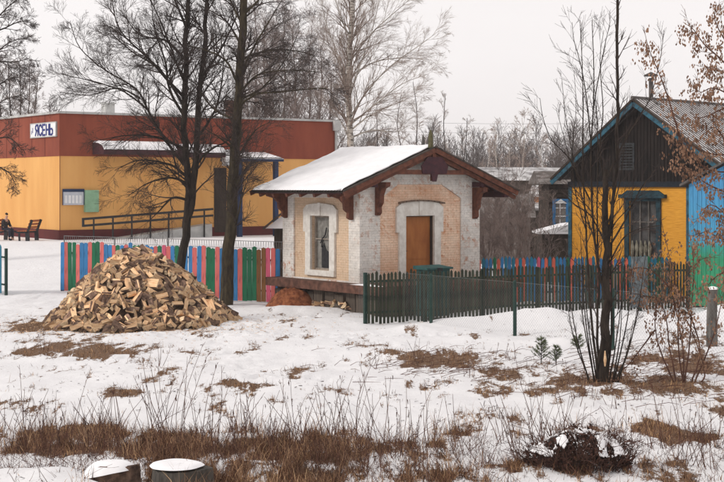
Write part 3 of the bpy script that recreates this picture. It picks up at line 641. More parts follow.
# boards on the wall
u0 = HG(62.5, 200)[0]; u1 = HG(83, 200)[0]; z0 = HG(70, 205)[1]; z1 = HG(70, 190)[1]
mb = MB(); mb.box(u0, u1, -.08, -.002, z0, z1); nb_ = mb.build('notice_board', pm('board_grey', (.45, .47, .52), (.55, .57, .62), 2), hall)
mb = MB(); mb.box(u0 - .04, u1 + .04, -.1, -.0815, z1 - .1, z1 + .06); mb.box(u0 - .04, u0, -.1, -.0815, z0, z1 - .1); mb.box(u1, u1 + .04, -.1, -.0815, z0, z1 - .1); mb.build('board_frame', M_NAVY, nb_)
mb = MB()
for k in range(5):
    uu = u0 + .1 + k * (u1 - u0 - .15) / 5; mb.box(uu, uu + .14, -.088, -.0805, z0 + .1, z0 + .52)
mb.build('papers', M_WHITE, nb_)
u0 = HG(83.8, 200)[0]; u1 = HG(97, 200)[0]
mb = MB(); mb.box(u0, u1, -.25, -.002, HG(90, 212)[1], HG(90, 190)[1]); mb.build('green_cabinet', pm('pale_green', (.22, .38, .24), (.28, .46, .3), 3), hall)
# ramp and railing
u0 = HG(84, 220, -1.2)[0]; u1 = HG(213, 210, -1.2)[0]; za = HG(84, 219, -1.2)[1]; zb2 = HG(213, 209, -1.2)[1]
ra = empty('ramp_railing', (BX + cb * u0 + sb * 1.2, BY + sb * u0 - cb * 1.2, 0), 'black double handrail climbing along the ochre hall wall', 'handrail', rz=BD)
L = u1 - u0; mb = MB(); mb.beam((0, 0, za), (L, 0, zb2), .1, .12); mb.beam((0, 0, za - .36), (L, 0, zb2 - .36), .1, .12); mb.beam((-.05, 0, za + .06), (-.05, 0, za - .42), .1, .12, up=(0, 1, 0)); mb.build('rails', M_BLACK, ra)
for k in range(7):
    t = (k + .5) / 7; zz = za + (zb2 - za) * t; mb = MB(); mb.box(L * t - .035, L * t + .035, -.035, .035, 1.3, zz); mb.build('post', M_BLACK, ra)
mb = MB(); mb.prism([(0.4, .1, 1.2), (L, .1, 1.2), (L, .1, 1.2 + 1.0), (.4, .1, 1.3)], (0, 1.0, 0)); partlab(mb.build('ramp', M_GREY, ra), 'concrete ramp')
# roof bits
for (px, pz, cc, nm) in ((108, 104, M_GREY, 'vent'), (232, 102, M_PLINTH, 'chimney')):
    q = P(px, pz, 84); mb = MB(); mb.box(-.3, .3, -.3, .3, 8.37, q.z); mb.box(-.38, .38, -.38, .38, q.z, q.z + .08); o = mb.build(nm, cc, hall)
    d = Vector((q.x - BX, q.y - BY)); o.location = (d.x * cb + d.y * sb, -d.x * sb + d.y * cb, 0)
# benches
def bench(loc, rz_, label, ln=1.5):
    b = empty('park_bench', loc, label, 'bench', 'benches by the hall wall', rz_)   # faces local +x, long axis y
    for s_ in (-1, 1):
        mb = MB(); y = s_ * (ln / 2 - .1)
        mb.beam((-.02, y, 0), (0, y, .45), .09, .2, up=(1, 0, 0)); mb.beam((.42, y, 0), (.45, y, .42), .07, .09, up=(1, 0, 0)); mb.beam((-.1, y, .46), (.62, y, .46), .08, .09); mb.beam((-.0, y, .45), (-.26, y, 1.12), .08, .12, up=(1, 0, 0))
        mb.build('side_frame', M_BLACK, b)
    mb = MB()
    for k in range(4): mb.box(.0 + k * .13, .1 + k * .13, -ln / 2, ln / 2, .515, .55)
    mb.build('seat', pm('bench_wood', (.30, .09, .04), (.42, .15, .06), 5), b)
    mb = MB()
    for k in range(3):
        z = .66 + k * .17; x = -.06 - (z - .5) * .36; mb.box(x + .05, x + .08, -ln / 2, ln / 2, z, z + .12)
    mb.build('backrest', bpy.data.materials['bench_wood'], b); return b
zg = gzf(-17.6, 74)
bench((-17.45, 74.0, zg), R(172), 'empty park bench facing left beside the ochre wall corner')
bench((-19.35, 74.6, zg), R(-20), 'park bench with reddish slats where a person sits at the left edge')
# seated person
per = empty('person', (-19.05, 74.45, zg), 'person in a black coat and dark trousers sitting on the left bench', 'person', rz=R(-20))
def skin(name, V, E, Rd, m, parent, sub=1):
    me = bpy.data.meshes.new(name); me.from_pydata(V, E, []); me.materials.append(m); o = link(name, me, parent)
    md = o.modifiers.new('skin', 'SKIN'); 
    sk = me.skin_vertices
    if not sk:
        bm_ = __import__('bmesh').new(); bm_.from_mesh(me); bm_.verts.layers.skin.verify(); bm_.to_mesh(me); bm_.free(); sk = me.skin_vertices
    for i, r_ in enumerate(Rd): sk[0].data[i].radius = (r_, r_) if not isinstance(r_, tuple) else r_; sk[0].data[i].use_root = (i == 0)
    md.use_smooth_shade = True
    s2 = o.modifiers.new('sub', 'SUBSURF'); s2.levels = sub; s2.render_levels = sub; return o
M_SKIN = pm('skin', (.45, .26, .19), (.55, .33, .25), 5, .6, bmp=0); M_COAT = pm('black_coat', (.012, .011, .014), (.03, .028, .03), 6); M_TROU = pm('dark_trousers', (.015, .017, .03), (.03, .032, .05), 6)
V = [(0, 0, .60), (.06, 0, .85), (.13, 0, 1.08), (.16, 0, 1.20), (.20, 0, 1.34)]; E = [(0, 1), (1, 2), (2, 3), (3, 4)]; Rd = [.14, .13, .13, .055, .09]
for s_ in (-1, 1):
    i = len(V); V += [(.05, s_ * .1, .58), (.47, s_ * .13, .58), (.42, s_ * .13, .10), (.55, s_ * .14, .05)]; E += [(0, i), (i, i + 1), (i + 1, i + 2), (i + 2, i + 3)]; Rd += [.10, .07, .05, .045]
    i = len(V); V += [(.12, s_ * .2, 1.07), (.18, s_ * .26, .82), (.38, s_ * .14, .72), (.45, s_ * .1, .71)]; E += [(2, i), (i, i + 1), (i + 1, i + 2), (i + 2, i + 3)]; Rd += [.06, .05, .04, .035]
    h0 = len(V) - 1
    for f_ in range(5):
        i = len(V); a_ = (f_ - 2) * .35; V += [(.45 + .07 * math.cos(a_), s_ * (.1 + .05 * math.sin(a_)), .70 - .01 * f_)]; E += [(h0, i)]; Rd += [.010]
body = skin('body', V, E, Rd, M_SKIN, per)
V = [(-.01, 0, .58), (.05, 0, .85), (.12, 0, 1.07), (.14, 0, 1.17)]; E = [(0, 1), (1, 2), (2, 3)]; Rd = [.19, .17, .16, .08]
for s_ in (-1, 1):
    i = len(V); V += [(.12, s_ * .22, 1.06), (.18, s_ * .28, .82), (.37, s_ * .15, .72)]; E += [(2, i), (i, i + 1), (i + 1, i + 2)]; Rd += [.085, .075, .06]
skin('coat', V, E, Rd, M_COAT, per)
V = [(0, 0, .58)]; E = []; Rd = [.15]
for s_ in (-1, 1):
    i = len(V); V += [(.12, s_ * .1, .59), (.48, s_ * .13, .60), (.43, s_ * .13, .15)]; E += [(0, i), (i, i + 1), (i + 1, i + 2)]; Rd += [.115, .09, .075]
skin('trousers', V, E, Rd, M_TROU, per)
skin('boots', [(.43, -.13, .14), (.43, -.13, .07), (.60, -.14, .05), (.43, .13, .14), (.43, .13, .07), (.60, .14, .05)], [(0, 1), (1, 2), (3, 4), (4, 5)], [.07, .07, .055, .07, .07, .055], M_COAT, per)
skin('hair', [(.16, 0, 1.36), (.18, 0, 1.42), (.23, 0, 1.45)], [(0, 1), (1, 2)], [.095, .10, .07], M_DARKWOOD, per)

# lean-to with a snowy roof beyond the brick house
q = P(279, 232, 57.5); sh = empty('lean_to', (q.x - .1, 57.5, 0), 'small lean-to with a snow wedge roof left of the brick house', 'shed')
mb = MB(); mb.box(-.1, 2.2, 0, 1.5, 0, 2.6); mb.build('walls', M_DARKWOOD, sh)
mb = MB(); mb.prism([(-.45, -.2, 2.62), (.25, -.2, 3.15), (2.4, -.2, 3.15), (2.4, -.2, 2.62)], (0, 1.9, 0)); mb.build('roof_snow', M_SNOW, sh)
mb = MB(); mb.beam((-.55, -.25, 2.60), (.2, -.25, 3.22), .08, .08); mb.beam((.2, -.25, 3.22), (2.4, -.25, 3.22), .08, .06); mb.build('roof_edge', M_TIN, sh)

# ------------------------------------------------------------ yellow boarded house
YX, YY = 8.62, 58.0; YA = R(-45); cy_, sy_ = math.cos(YA), math.sin(YA)
yh = empty('timber_house', (YX, YY, 0), 'yellow boarded wooden house with dark gable and blue trim', 'house', rz=YA)
def YG(px, py, c=0.0): return G(px, py, c, YX, YY, cy_, sy_)
AU, AZ = 3.48, 7.82; LU, LZ = -.54, 4.69; RU, RZ2 = 8.2, 4.62; yd = 9.5; WR = 7.4; wt = 4.32
def yz(u): return AZ - (AZ - LZ) * (AU - u) / (AU - LU) if u < AU else AZ - (AZ - RZ2) * (u - AU) / (RU - AU)
wu0 = YG(629.5, 230)[0]; wu1 = YG(657, 230)[0]; wz0 = YG(640, 258)[1]; wz1 = YG(640, 201)[1]
mb = MB(); mb.box(0, wu0, 0, .2, 0, wt); mb.box(wu1, 5.68, 0, .2, 0, wt); mb.box(wu0, wu1, 0, .2, 0, wz0); mb.box(wu0, wu1, 0, .2, wz1, wt); mb.build('yellow_wall', M_YEL, yh)
mb = MB(); mb.box(5.69, WR, .1, .3, 0, wt); mb.box(0, .2, .21, yd, 0, 4.6); mb.box(WR, WR + .2, .1, yd, 0, 4.6); mb.build('rear_walls', M_GABLE, yh)
mb = MB(); mb.prism([(0, .05, wt + .2), (WR, .05, wt + .2), (WR, .05, yz(WR) - .15), (AU, .05, AZ - .15), (0, .05, yz(0) - .15)], (0, .1, 0)); gb = mb.build('gable', M_GABLE, yh)
mb = MB(); rr = random.Random(2)
for k in range(48):
    u = .05 + k * .155; zt = yz(u + .05) - .2
    if zt > wt + .25: mb.box(u, u + .125 , .01 + rr.uniform(0, .015), .048, wt + .22, zt)
mb.build('gable_boards', M_GABLE, gb)
mb = MB(); mb.box(-.05, 6.2, -.1, .0, wt + .0, wt + .22); mb.build('frieze_board', pm('dark_blue_board', (.004, .007, .012), (.012, .022, .035), 5), yh)
mb = MB(); mb.box(-.06, .1, -.05, -.002, 0, wt); mb.box(-.06, -.001, -.0, .2, 0, wt); mb.build('corner_board', M_BLUE, yh); mb = MB(); mb.box(5.55, 5.70, -.05, -.002, 0, wt); mb.build('corner_board', M_BLUE, yh)
# louvre in the gable
lu0 = YG(621, 150)[0]; lu1 = YG(633, 150)[0]; lz0 = YG(627, 168)[1]; lz1 = YG(627, 145)[1]
mb = MB(); mb.box(lu0 - .07, lu0, -.03, .005, lz0, lz1); mb.box(lu1, lu1 + .07, -.03, .005, lz0, lz1); mb.box(lu0 - .07, lu1 + .07, -.03, .005, lz1, lz1 + .08); mb.box(lu0 - .07, lu1 + .07, -.03, .005, lz0 - .08, lz0)
for k in range(8): z = lz0 + (k + .3) * (lz1 - lz0) / 8; mb.box(lu0, lu1, -.02, .004, z, z + .05)
mb.build('louvre', M_POSTW if False else pm('louvre_grey', (.02, .02, .022), (.05, .055, .06), 6), yh)
# window
mb = MB(); mb.box(wu0, wu1, .12, .14, wz0, wz1); wn = mb.build('window', pm('dark_glass', (.02, .022, .025), (.10, .10, .10), 2.5, .15, bmp=0), yh)
mb = MB()
for (a_, b_, c_, d_) in ((wu0 - .2, wu0, wz0 - .15, wz1), (wu1, wu1 + .2, wz0 - .15, wz1), (wu0, wu1, wz0 - .15, wz0), (wu0 - .2, wu1 + .2, wz1, wz1 + .12)): mb.box(a_, b_, -.08, -.003, c_, d_)
mb.box(wu0 - .4, wu1 + .45, -.22, -.003, wz1 + .12, wz1 + .26)
mb.prism([(wu0 - .3, -.12, wz1 + .26), (wu1 + .35, -.12, wz1 + .26), (wu1 + .1, -.12, wz1 + .42), (wu0 - .05, -.12, wz1 + .42)], (0, .1, 0))
mb.build('window_casing', pm('dull_teal', (.006, .018, .025), (.02, .06, .08), 5), wn)
mb = MB(); ws = wu1 - wu0
for t in (.0, .33, .64, .96): mb.box(wu0 + ws * t, wu0 + ws * t + .06, .06, .118, wz0, wz1)
mb.box(wu0 + .06, wu1 - .06, .07, .115, wz0 + 1.4, wz0 + 1.46); mb.build('window_sash', M_POSTW, wn)
mb = MB()
for k in range(5): x = wu0 + .12 + k * .2; mb.tube([(x, .02, wz0 + .02), (x + .03, .02, wz0 + .4), (x, .02, wz0 + .7)], [.05, .09, .02], 6)
mb.build('window_plants', pm('pale_plants', (.12, .11, .08), (.3, .28, .22), 9), wn)
# roof
PFY = .6
def yslab(ua, za, ub, zb_, name, m):
    mb = MB(); wl = .22
    d = yd + PFY + .3
    mb.grid(lambda a_, b_: (ua + (ub - ua) * a_, -PFY + d * b_, za + (zb_ - za) * a_ + .05 * math.sin(b_ * d / wl * 2 * math.pi)), 5, int(d / wl * 8))
    mb.poly([(ua, -PFY, za - .06), (ub, -PFY, zb_ - .06), (ub, -PFY + d, zb_ - .06), (ua, -PFY + d, za - .06)], [(0, 1, 2, 3)]); return mb.build(name, m, yh)
yr1 = yslab(LU, LZ, AU, AZ, 'roof_slope', M_ETERN); yr = yslab(RU, RZ2, AU, AZ, 'roof_slope', M_ETERN)
m, n, b = nodes('groove_snow'); cc = ocoord(n); f = tex(n, 1.6, 7, cc, .7)
tr = n.nodes.new('ShaderNodeBsdfTransparent'); ms = n.nodes.new('ShaderNodeMixShader'); b.inputs['Base Color'].default_value = (.8, .79, .8, 1)
n.links.new(ramp(n, f, [(.38, (0, 0, 0)), (.44, (1, 1, 1))]), ms.inputs[0]); n.links.new(tr.outputs[0], ms.inputs[1]); n.links.new(b.outputs[0], ms.inputs[2]); n.links.new(ms.outputs[0], n.nodes['Material Output'].inputs[0])
mb = MB(); mb.poly([(RU - .05, -PFY + .04, RZ2 + .045), (AU, -PFY + .04, AZ + .012), (AU, yd, AZ + .012), (RU - .05, yd, RZ2 + .045)], [(0, 1, 2, 3)]); mb.build('groove_snow', m, yr)
mb = MB(); mb.poly([(LU + .05, -PFY + .04, LZ + .035), (AU, -PFY + .04, AZ + .002), (AU, yd, AZ + .002), (LU + .05, yd, LZ + .035)], [(0, 1, 2, 3)]); mb.build('groove_snow', m, yr1)
mb = MB(); mb.tube([(AU, -PFY - .05, AZ + .02), (AU, yd + .2, AZ + .02)], .07, 8, 0, True); mb.build('ridge_cap', M_ETERN, yh)
for (ua, za) in ((LU, LZ), (RU, RZ2)):
    mb = MB(); mb.beam((ua, -PFY + .02, za - .2), (AU, -PFY + .02, AZ - .2), .05, .19); partlab(mb.build('bargeboard', M_BLUE, yh), 'blue bargeboard')
    mb = MB(); mb.beam((ua, -PFY - .02, za - .05), (AU, -PFY - .02, AZ - .05), .05, .08); mb.build('verge_board', M_DARKWOOD, yh)
    mb = MB(); mb.beam((ua * .98 + .02 * AU, -PFY / 2, za - .1), (AU, -PFY / 2, AZ - .1), PFY - .1, .03); mb.build('soffit', M_GABLE, yh)
# chimney pipe
u_, z_ = YG(651, 98, 1.2)
ch = MB(); ch.tube([(u_, 1.2, AZ - .7), (u_, 1.2, YG(651, 78, 1.2)[1])], .09, 8, 0, True); cp = ch.build('chimney_pipe', M_ETERN, yh)
ch = MB(); zc = YG(651, 76, 1.2)[1]; ch.tube([(u_, 1.2, zc), (u_, 1.2, zc + .05), (u_, 1.2, zc + .16)], [.3, .28, .03], 9, 0, True); ch.build('rain_cap', M_TIN, cp)
# thin mast behind
# painted shed at right
q = P(689, 200, 51.2); ps = empty('painted_shed', (q.x, 51.2, 0), 'bright blue shed with a green lower half at the right edge', 'shed', rz=R(-30))
m, n, b = nodes('blue_green_boards'); t_ = n.nodes.new('ShaderNodeTexCoord'); sx_ = n.nodes.new('ShaderNodeSeparateXYZ'); n.links.new(t_.outputs['Object'], sx_.inputs[0])
ma = n.nodes.new('ShaderNodeMath'); ma.operation = 'MULTIPLY_ADD'; ma.inputs[1].default_value = .8; n.links.new(tex(n, 2.2, 5, t_.outputs['Object']), ma.inputs[0]); n.links.new(sx_.outputs[2], ma.inputs[2])
mr = n.nodes.new('ShaderNodeMapRange'); mr.inputs[1].default_value = 0; mr.inputs[2].default_value = 6; n.links.new(ma.outputs[0], mr.inputs[0])
c_ = ramp(n, mr.outputs[0], [(.36, (.02, .27, .13)), (.42, (.02, .28, .24)), (.47, (.05, .30, .50)), (.8, (.05, .27, .52))])
dk_ = ramp(n, tex(n, 5, 6, ocoord(n, (2, 2, .3)), .7), [(.3, (.65, .65, .65)), (.6, (1, 1, 1))]); n.links.new(mixc(n, 1.0, c_, dk_, 'MULTIPLY'), b.inputs['Base Color']); b.inputs['Roughness'].default_value = .7
mb = MB()
for k in range(20):
    x_ = k * .16; mb.prism([(x_, -.02 + .006 * (k % 3), 0), (x_ + .15, -.02 + .006 * (k % 3), 0), (x_ + .15, -.02, min(5.6, 4.42 + (x_ + .15) * .523)), (x_, -.02, min(5.6, 4.42 + x_ * .523))], (0, .05, 0))
mb.build('board_wall', m, ps)
mb = MB(); mb.box(.02, 3.18, .05, 2.2, 0, 4.4); mb.build('inner_walls', M_DARKWOOD, ps)
mb = MB(); mb.prism([(-.3, -.2, 4.35), (2.2, -.2, 5.66), (4.0, -.2, 5.66), (4.0, -.2, 5.74), (2.2, -.2, 5.74), (-.3, -.2, 4.43)], (0, 2.6, 0)); mb.build('roof', M_ETERN, ps)

# ------------------------------------------------------------ houses in the gap
fh = empty('old_farmhouse', (8.0, 92, 0), 'far grey house with a long snowy roof between the two houses', 'house', rz=R(6))
mb = MB(); mb.box(-.5, 7.5, 0, 5, 0, 4.75); mb.build('wall', M_PLANK, fh)
mb = MB(); mb.prism([(-1.2, -.5, 4.7), (-1.2, 5.5, 4.7), (-1.2, 2.5, 5.6)], (9.4, 0, 0)); rf2 = mb.build('roof', pm('patchy_snow_roof', (.16, .15, .145), (.62, .61, .61), 1.5, .9, lo=.35, hi=.6), fh)
mb = MB(); mb.box(1.5, 2.3, -.06, -.002, 1.2, 2.3); mb.build('window', M_BLACK, fh)
ow = empty('orange_house', (P(538, 0, 84).x, 84, 0), 'small house with an orange wall glimpsed behind the bushes', 'house')
mb = MB(); mb.box(.2, 3.2, 0, 4, 0, 3.75); mb.build('wall', pm('orange_wall', (.38, .15, .05), (.48, .2, .08), 2), ow)
mb = MB(); mb.prism([(-.1, -.4, 3.7), (-.1, 4.4, 3.7), (-.1, 2, 4.4)], (3.9, 0, 0)); mb.build('roof', bpy.data.materials['patchy_snow_roof'], ow)
mb = MB(); mb.box(1.0, 1.6, -.05, -.002, 1.3, 2.3); mb.build('window', M_BLACK, ow)
ch_ = empty('weathered_house', (P(479, 0, 76).x, 78, 0), 'grey brown weathered house with snow-dusted roof behind bare bushes', 'house', rz=R(-4))
mb = MB(); mb.box(0, 3.0, 0, 4, 0, 2.7); mb.build('wall', pm('silvered_boards', (.11, .09, .08), (.22, .19, .17), 3, .9, (4, 4, .4)), ch_)
mb = MB(); mb.prism([(-.6, -.5, 2.6), (-.6, 4.5, 2.6), (-.6, 2, 3.9)], (3.9, 0, 0)); mb.build('roof', pm('dull_roof', (.08, .066, .058), (.20, .18, .17), 2.5, .9, lo=.42, hi=.62), ch_)
mb = MB(); mb.box(1.0, 1.5, -.05, -.002, 1.2, 2.1); mb.build('window', M_BLACK, ch_)
for (px_, Y_, w_, h_, rl, lab_) in ((500, 82, 3.0, 2.9, 1.0, 'low brown shed with a snow-streaked roof behind the shrubs, nearer the brick house'), (522, 88, 1.0, 3.3, .7, 'narrow tall brown shed behind the shrubs, left of the orange wall')):
    q = P(px_, 0, Y_); t = empty('wooden_shed', (q.x, Y_, 0), lab_, 'shed', rz=R(5))
    mb = MB()
    for k in range(int(w_ / .2)): mb.box(k * .2, k * .2 + .185, .01 * (k % 3), .05, 0, h_ - .05 * (k % 2))
    mb.box(0, w_, .06, 2.5, 0, h_); mb.build('wall', M_PLANK, t)
    mb = MB(); mb.prism([(-.3, -.4, h_), (-.3, 3.0, h_ + .35), (-.3, 3.0, h_ + .45), (-.3, -.4, h_ + .1)], (w_ + .6, 0, 0)); mb.build('roof', bpy.data.materials['patchy_snow_roof'], t)
    mb = MB(); mb.box(w_ * .4, w_ * .4 + .8, -.04, -.005, .1, 1.9); mb.build('door', M_DARKWOOD, t)
# dark house with a carved white window frame
q = P(549, 0, 68); dh = empty('log_house', (q.x, 68, 0), 'dark log wall with a carved white and blue window frame', 'house')
mb = MB()
for k in range(18): mb.tube([(0, .12, .12 + k * .25), (3.4, .12, .12 + k * .25)], .135, 8, 0, True)
mb.box(.0, 3.4, .2, 4, 0, 4.5); mb.build('wall', M_DARKWOOD, dh)
mb = MB(); mb.prism([(-.5, -.5, 4.45), (-.5, 4.5, 4.45), (-.5, 2, 5.1)], (4.4, 0, 0)); mb.build('roof', bpy.data.materials['dull_roof'], dh)
wx0 = P(555.5, 0, 67.9).x - q.x; wx1 = P(566, 0, 67.9).x - q.x; z0 = P(0, 224, 67.9).z; z1 = P(0, 201, 67.9).z
mb = MB(); mb.box(wx0, wx1, -.04, -.02, z0, z1); wn = mb.build('window', M_GLASS, dh)
mb = MB(); mb.box(wx0 - .13, wx0, -.1, -.0, z0 - .1, z1 + .1); mb.box(wx1, wx1 + .13, -.1, -.0, z0 - .1, z1 + .1); mb.box(wx0, wx1, -.1, 0, z1, z1 + .1); mb.box(wx0, wx1, -.1, 0, z0 - .1, z0); mb.build('window_casing', PK['blue'], wn)
mb = MB(); mb.box(wx0 + .2, wx0 + .25, -.08, -.045, z0, z1); mb.box(wx0, wx1, -.078, -.046, z0 + .35, z0 + .4); mb.box(wx0, wx1, -.078, -.046, z0 + .75, z0 + .8)
mb.prism([(wx0 - .05, -.12, z1 - .12), (wx1 + .05, -.12, z1 - .12), ((wx0 + wx1) / 2, -.12, z1 + .1)], (0, .015, 0)); mb.build('window_tracery', M_WHITE, wn)
q = P(540, 236, 63); ls = empty('woodshed', (q.x, 63, 0), 'low dark woodshed with a snowy sloping roof behind the fence', 'shed')
mb = MB(); mb.box(.1, 1.9, 0, 2, 0, 2.2); mb.build('wall', M_DARKWOOD, ls)
mb = MB(); mb.prism([(-.1, -.2, 2.2), (2.0, -.2, 2.2), (2.0, -.2, 2.72), (1.2, -.2, 2.62), (-.1, -.2, 2.28)], (0, 2.4, 0)); mb.build('roof_snow', M_SNOW, ls)
# power line wires
for i, (ya, yb) in enumerate(((118, 122), (128, 131))):
    A = P(300, ya, 130); B = P(640, yb, 150); pts = []
    for k in range(25):
        t = k / 24; p = A.lerp(B, t); p.z -= 4 * t * (1 - t) * .35; pts.append(p)
    mb = MB(); mb.tube(pts, .012, 4); tag(mb.build('power_line', M_WIRE), ('upper' if i == 0 else 'lower') + ' thin overhead wire crossing the sky between the roofs', 'wire', 'overhead wires')

# ------------------------------------------------------------ trees
def cat(pts, n=5):
    p = [Vector(q) for q in pts]; p = [p[0] * 2 - p[1]] + p + [p[-1] * 2 - p[-2]]; out = []
    for i in range(1, len(p) - 2):
        for k in range(n):
            t = k / n; a, b, c, d = p[i - 1], p[i], p[i + 1], p[i + 2]
            out.append(.5 * ((2 * b) + (c - a) * t + (2 * a - 5 * b + 4 * c - d) * t * t + (3 * b - a - 3 * c + d) * t ** 3))
    out.append(p[-2]); return out
def perp(d, r):
    while True:
        v = Vector((r.gauss(0, 1), r.gauss(0, 1), r.gauss(0, 1))); v = v - d * v.dot(d)
        if v.length > .1: return v.normalized()
def grow(mb, p, d, L, r0, lvl, r, c):
    """c: dict of ang, up, n (children per level list), shrink, wob, rmin"""
    n = max(2, min(7, int(L / c.get('seg', .28)))) if lvl else 3
    pts = [p]; dd = d.normalized(); q = p; ends = []
    for i in range(n):
        dd = (dd + perp(dd, r) * c['wob'] + Vector((0, 0, c['up'])) * (.5 + i / n)).normalized(); q = q + dd * (L / n); pts.append(q); ends.append(dd.copy())
    rad = [max(c['rmin'], r0 * (1 - .75 * i / n)) for i in range(n + 1)]
    mb.tube(pts, rad, 4 if r0 > .02 else 3)
    if lvl <= 0: return
    k = c['n'][lvl]
    for j in range(k):
        t = r.uniform(.18, 1.0); i = min(int(t * n), n - 1); a = pts[i].lerp(pts[i + 1], t * n - i if t < 1 else 1); e = ends[i]
        ang = R(r.uniform(c['ang'] * .65, c['ang'] * 1.25)); nd = e * math.cos(ang) + perp(e, r) * math.sin(ang)
        grow(mb, a, nd, L * r.uniform(.42, .68) * (1.15 - .45 * t), max(c['rmin'], rad[i] * .6), lvl - 1, r, c)
def guided(tr, cr, pts, r0, r1, r, c, dens, L0, lvl=2, t0=.1, n=4, sides=7, frac=.6):
    """a guided limb into mesh tr, side branches into cr"""
    q = cat(pts, n); k = len(q); rad = [r0 + (r1 - r0) * (i / (k - 1)) ** .8 for i in range(k)]
    wob = [Vector((r.gauss(0, 1), r.gauss(0, 1), r.gauss(0, .5))) * min(rad[i] * .25, .02) if i else Vector() for i in range(k)]
    q = [a + b for a, b in zip(q, wob)]
    tr.tube(q, rad, sides); tot = sum((q[i + 1] - q[i]).length for i in range(k - 1)); m = int(tot * dens)
    for j in range(m):
        t = t0 + (1 - t0) * (j + r.random()) / m; i = min(int(t * (k - 1)), k - 2); e = (q[i + 1] - q[i]).normalized(); a = q[i].lerp(q[i + 1], t * (k - 1) - i)
        ang = R(r.uniform(c['ang'] * .65, c['ang'] * 1.25)); nd = e * math.cos(ang) + perp(e, r) * math.sin(ang)
        grow(cr, a, nd, L0 * r.uniform(.55, 1.2) * (1.15 - .6 * t), max(c['rmin'], min(rad[i] * frac, L0 * .02)), lvl, r, c)
def tree(name, loc, label, trunk, crown, mt, mc, group=None, cat_='tree'):
    t = empty(name, loc, label, cat_, group); L = Vector(loc)
    for mb, nm, m in ((trunk, 'trunk', mt), (crown, 'crown', mc)):
        mb.v = [(v[0] - L.x, v[1] - L.y, v[2] - L.z) for v in mb.v]; mb.build(nm, m, t)
    return t
CL = dict(ang=38, up=.02, n=[0, 7, 8, 6], wob=.13, rmin=.0036, seg=.25)
# A: multi-stemmed lime tree left of centre
r = random.Random(21); tr, cr = MB(), MB(); Y = 52.6
def PP(l, Y=Y, dy=0): return [P(a[0], a[1], Y + (a[2] if len(a) > 2 else 0)) for a in l]
guided(tr, cr, PP([(176, 306), (180, 270), (187, 225), (188, 180), (184, 130), (186, 70), (187, 20), (190, -40)]), .20, .07, r, CL, 2.6, 1.9, 2, .35, sides=9)
guided(tr, cr, PP([(186, 228), (193, 195), (196, 150), (198, 100), (204, 50), (207, 0), (212, -40)]), .17, .06, r, CL, 2.6, 1.9, 2, .25, sides=8)
limbsA = [[(184, 165), (165, 140), (148, 110), (135, 88), (105, 70), (80, 48, .5), (70, 22, .6)], [(148, 110), (125, 92, -.3), (95, 82, -.6), (62, 74, -1)], [(140, 98), (118, 88, .5), (90, 95, .8), (60, 92, 1)],
          [(186, 120), (170, 90), (165, 60), (155, 30), (150, -10)], [(188, 90), (175, 60, -.6), (160, 20, -1), (140, -20, -1.4)], [(196, 140), (215, 110, -.5), (222, 80, -.8), (225, 40, -1)],
          [(185, 175), (170, 165, -.4), (140, 160, -1.2), (115, 170, -1.8)], [(185, 150), (160, 138, -.6), (130, 135, -1.4), (100, 140, -2)], [(190, 185), (172, 178, -.5), (150, 182, -1.2), (128, 196, -1.6)],
          [(186, 60), (165, 40, .8), (140, 35, 1.2), (120, 10, 1.5)], [(186, 110), (160, 70, 1), (130, 50, 1.6), (108, 30, 2)], [(200, 80), (220, 50, .5), (235, 20, .8), (250, -15, 1)], [(188, 200), (172, 198, -.5), (160, 210, -.8), (148, 222, -1)],
          [(196, 165), (210, 150, -.5), (228, 140, -.9), (240, 120, -1.2)], [(187, 30), (175, 0), (165, -30)], [(186, 100), (150, 60, -1.2), (120, 30, -1.8), (110, -10, -2)]]
for l in limbsA: guided(tr, cr, PP(l), .065 if l[0][0] > 160 else .04, .012, r, CL, 3.4, 1.6, 2, .12, sides=5)
tree('lime_tree', (P(176, 0, Y).x, Y, 0), 'dark bare tree with two stems and low drooping branches, rising behind the firewood', tr, cr, M_BARK, M_TWIG)
# B: straight tall trunk
r = random.Random(22); tr, cr = MB(), MB(); Y = 51.0
CB = dict(ang=38, up=.0, n=[0, 7, 8, 5], wob=.13, rmin=.0036, seg=.25)
guided(tr, cr, PP([(226, 308), (228, 270), (231, 220), (233, 170), (237, 120), (241, 60), (244, 0), (246, -50)], Y), .26, .12, r, CB, 2.0, 2.0, 2, .3, sides=10, frac=.35)
limbsB = [[(239, 85), (225, 60, -.5), (205, 50, -.8), (185, 45, -1)], [(240, 75), (255, 45, -.4), (270, 20, -.6), (285, -5, -.8)], [(236, 110), (255, 95, -.5), (280, 92, -.8), (320, 88, -1), (328, 90, -1)],
          [(238, 95), (258, 75, -.6), (290, 70, -.9), (318, 72, -1.1)], [(240, 60), (262, 52, .6), (290, 50, 1), (325, 58, 1.3)], [(242, 25), (230, 0), (215, -30)], [(243, 15), (265, -5, -.5), (290, -20, -.6)],
          [(233, 170), (242, 150, -.5), (256, 130, -.8), (270, 122, -1)], [(231, 200), (240, 178, -.4), (248, 166, -.6), (262, 160, -.8)], [(234, 150), (220, 138, -.6), (206, 130, -.8)], [(230, 240), (238, 215, -.3), (244, 190, -.5), (252, 172, -.6)],
          [(236, 120), (215, 110, .6), (200, 90, 1), (190, 60, 1.2)], [(241, 45), (225, 20, .8), (200, 5, 1.1)], [(239, 100), (262, 88, 1), (285, 60, 1.4), (300, 30, 1.6)]]
for l in limbsB: guided(tr, cr, PP(l, Y), .055, .010, r, CB, 3.2, 1.5, 2, .12, sides=5)
for k in range(26):
    t = r.uniform(.25, .75); p = P(229 + 10 * t, 305 - 300 * t * .9, Y); grow(cr, p, Vector((r.uniform(-1, 1), r.uniform(-1, .5), r.uniform(.1, .9))), r.uniform(.4, 1.2), .012, 1, r, CB)
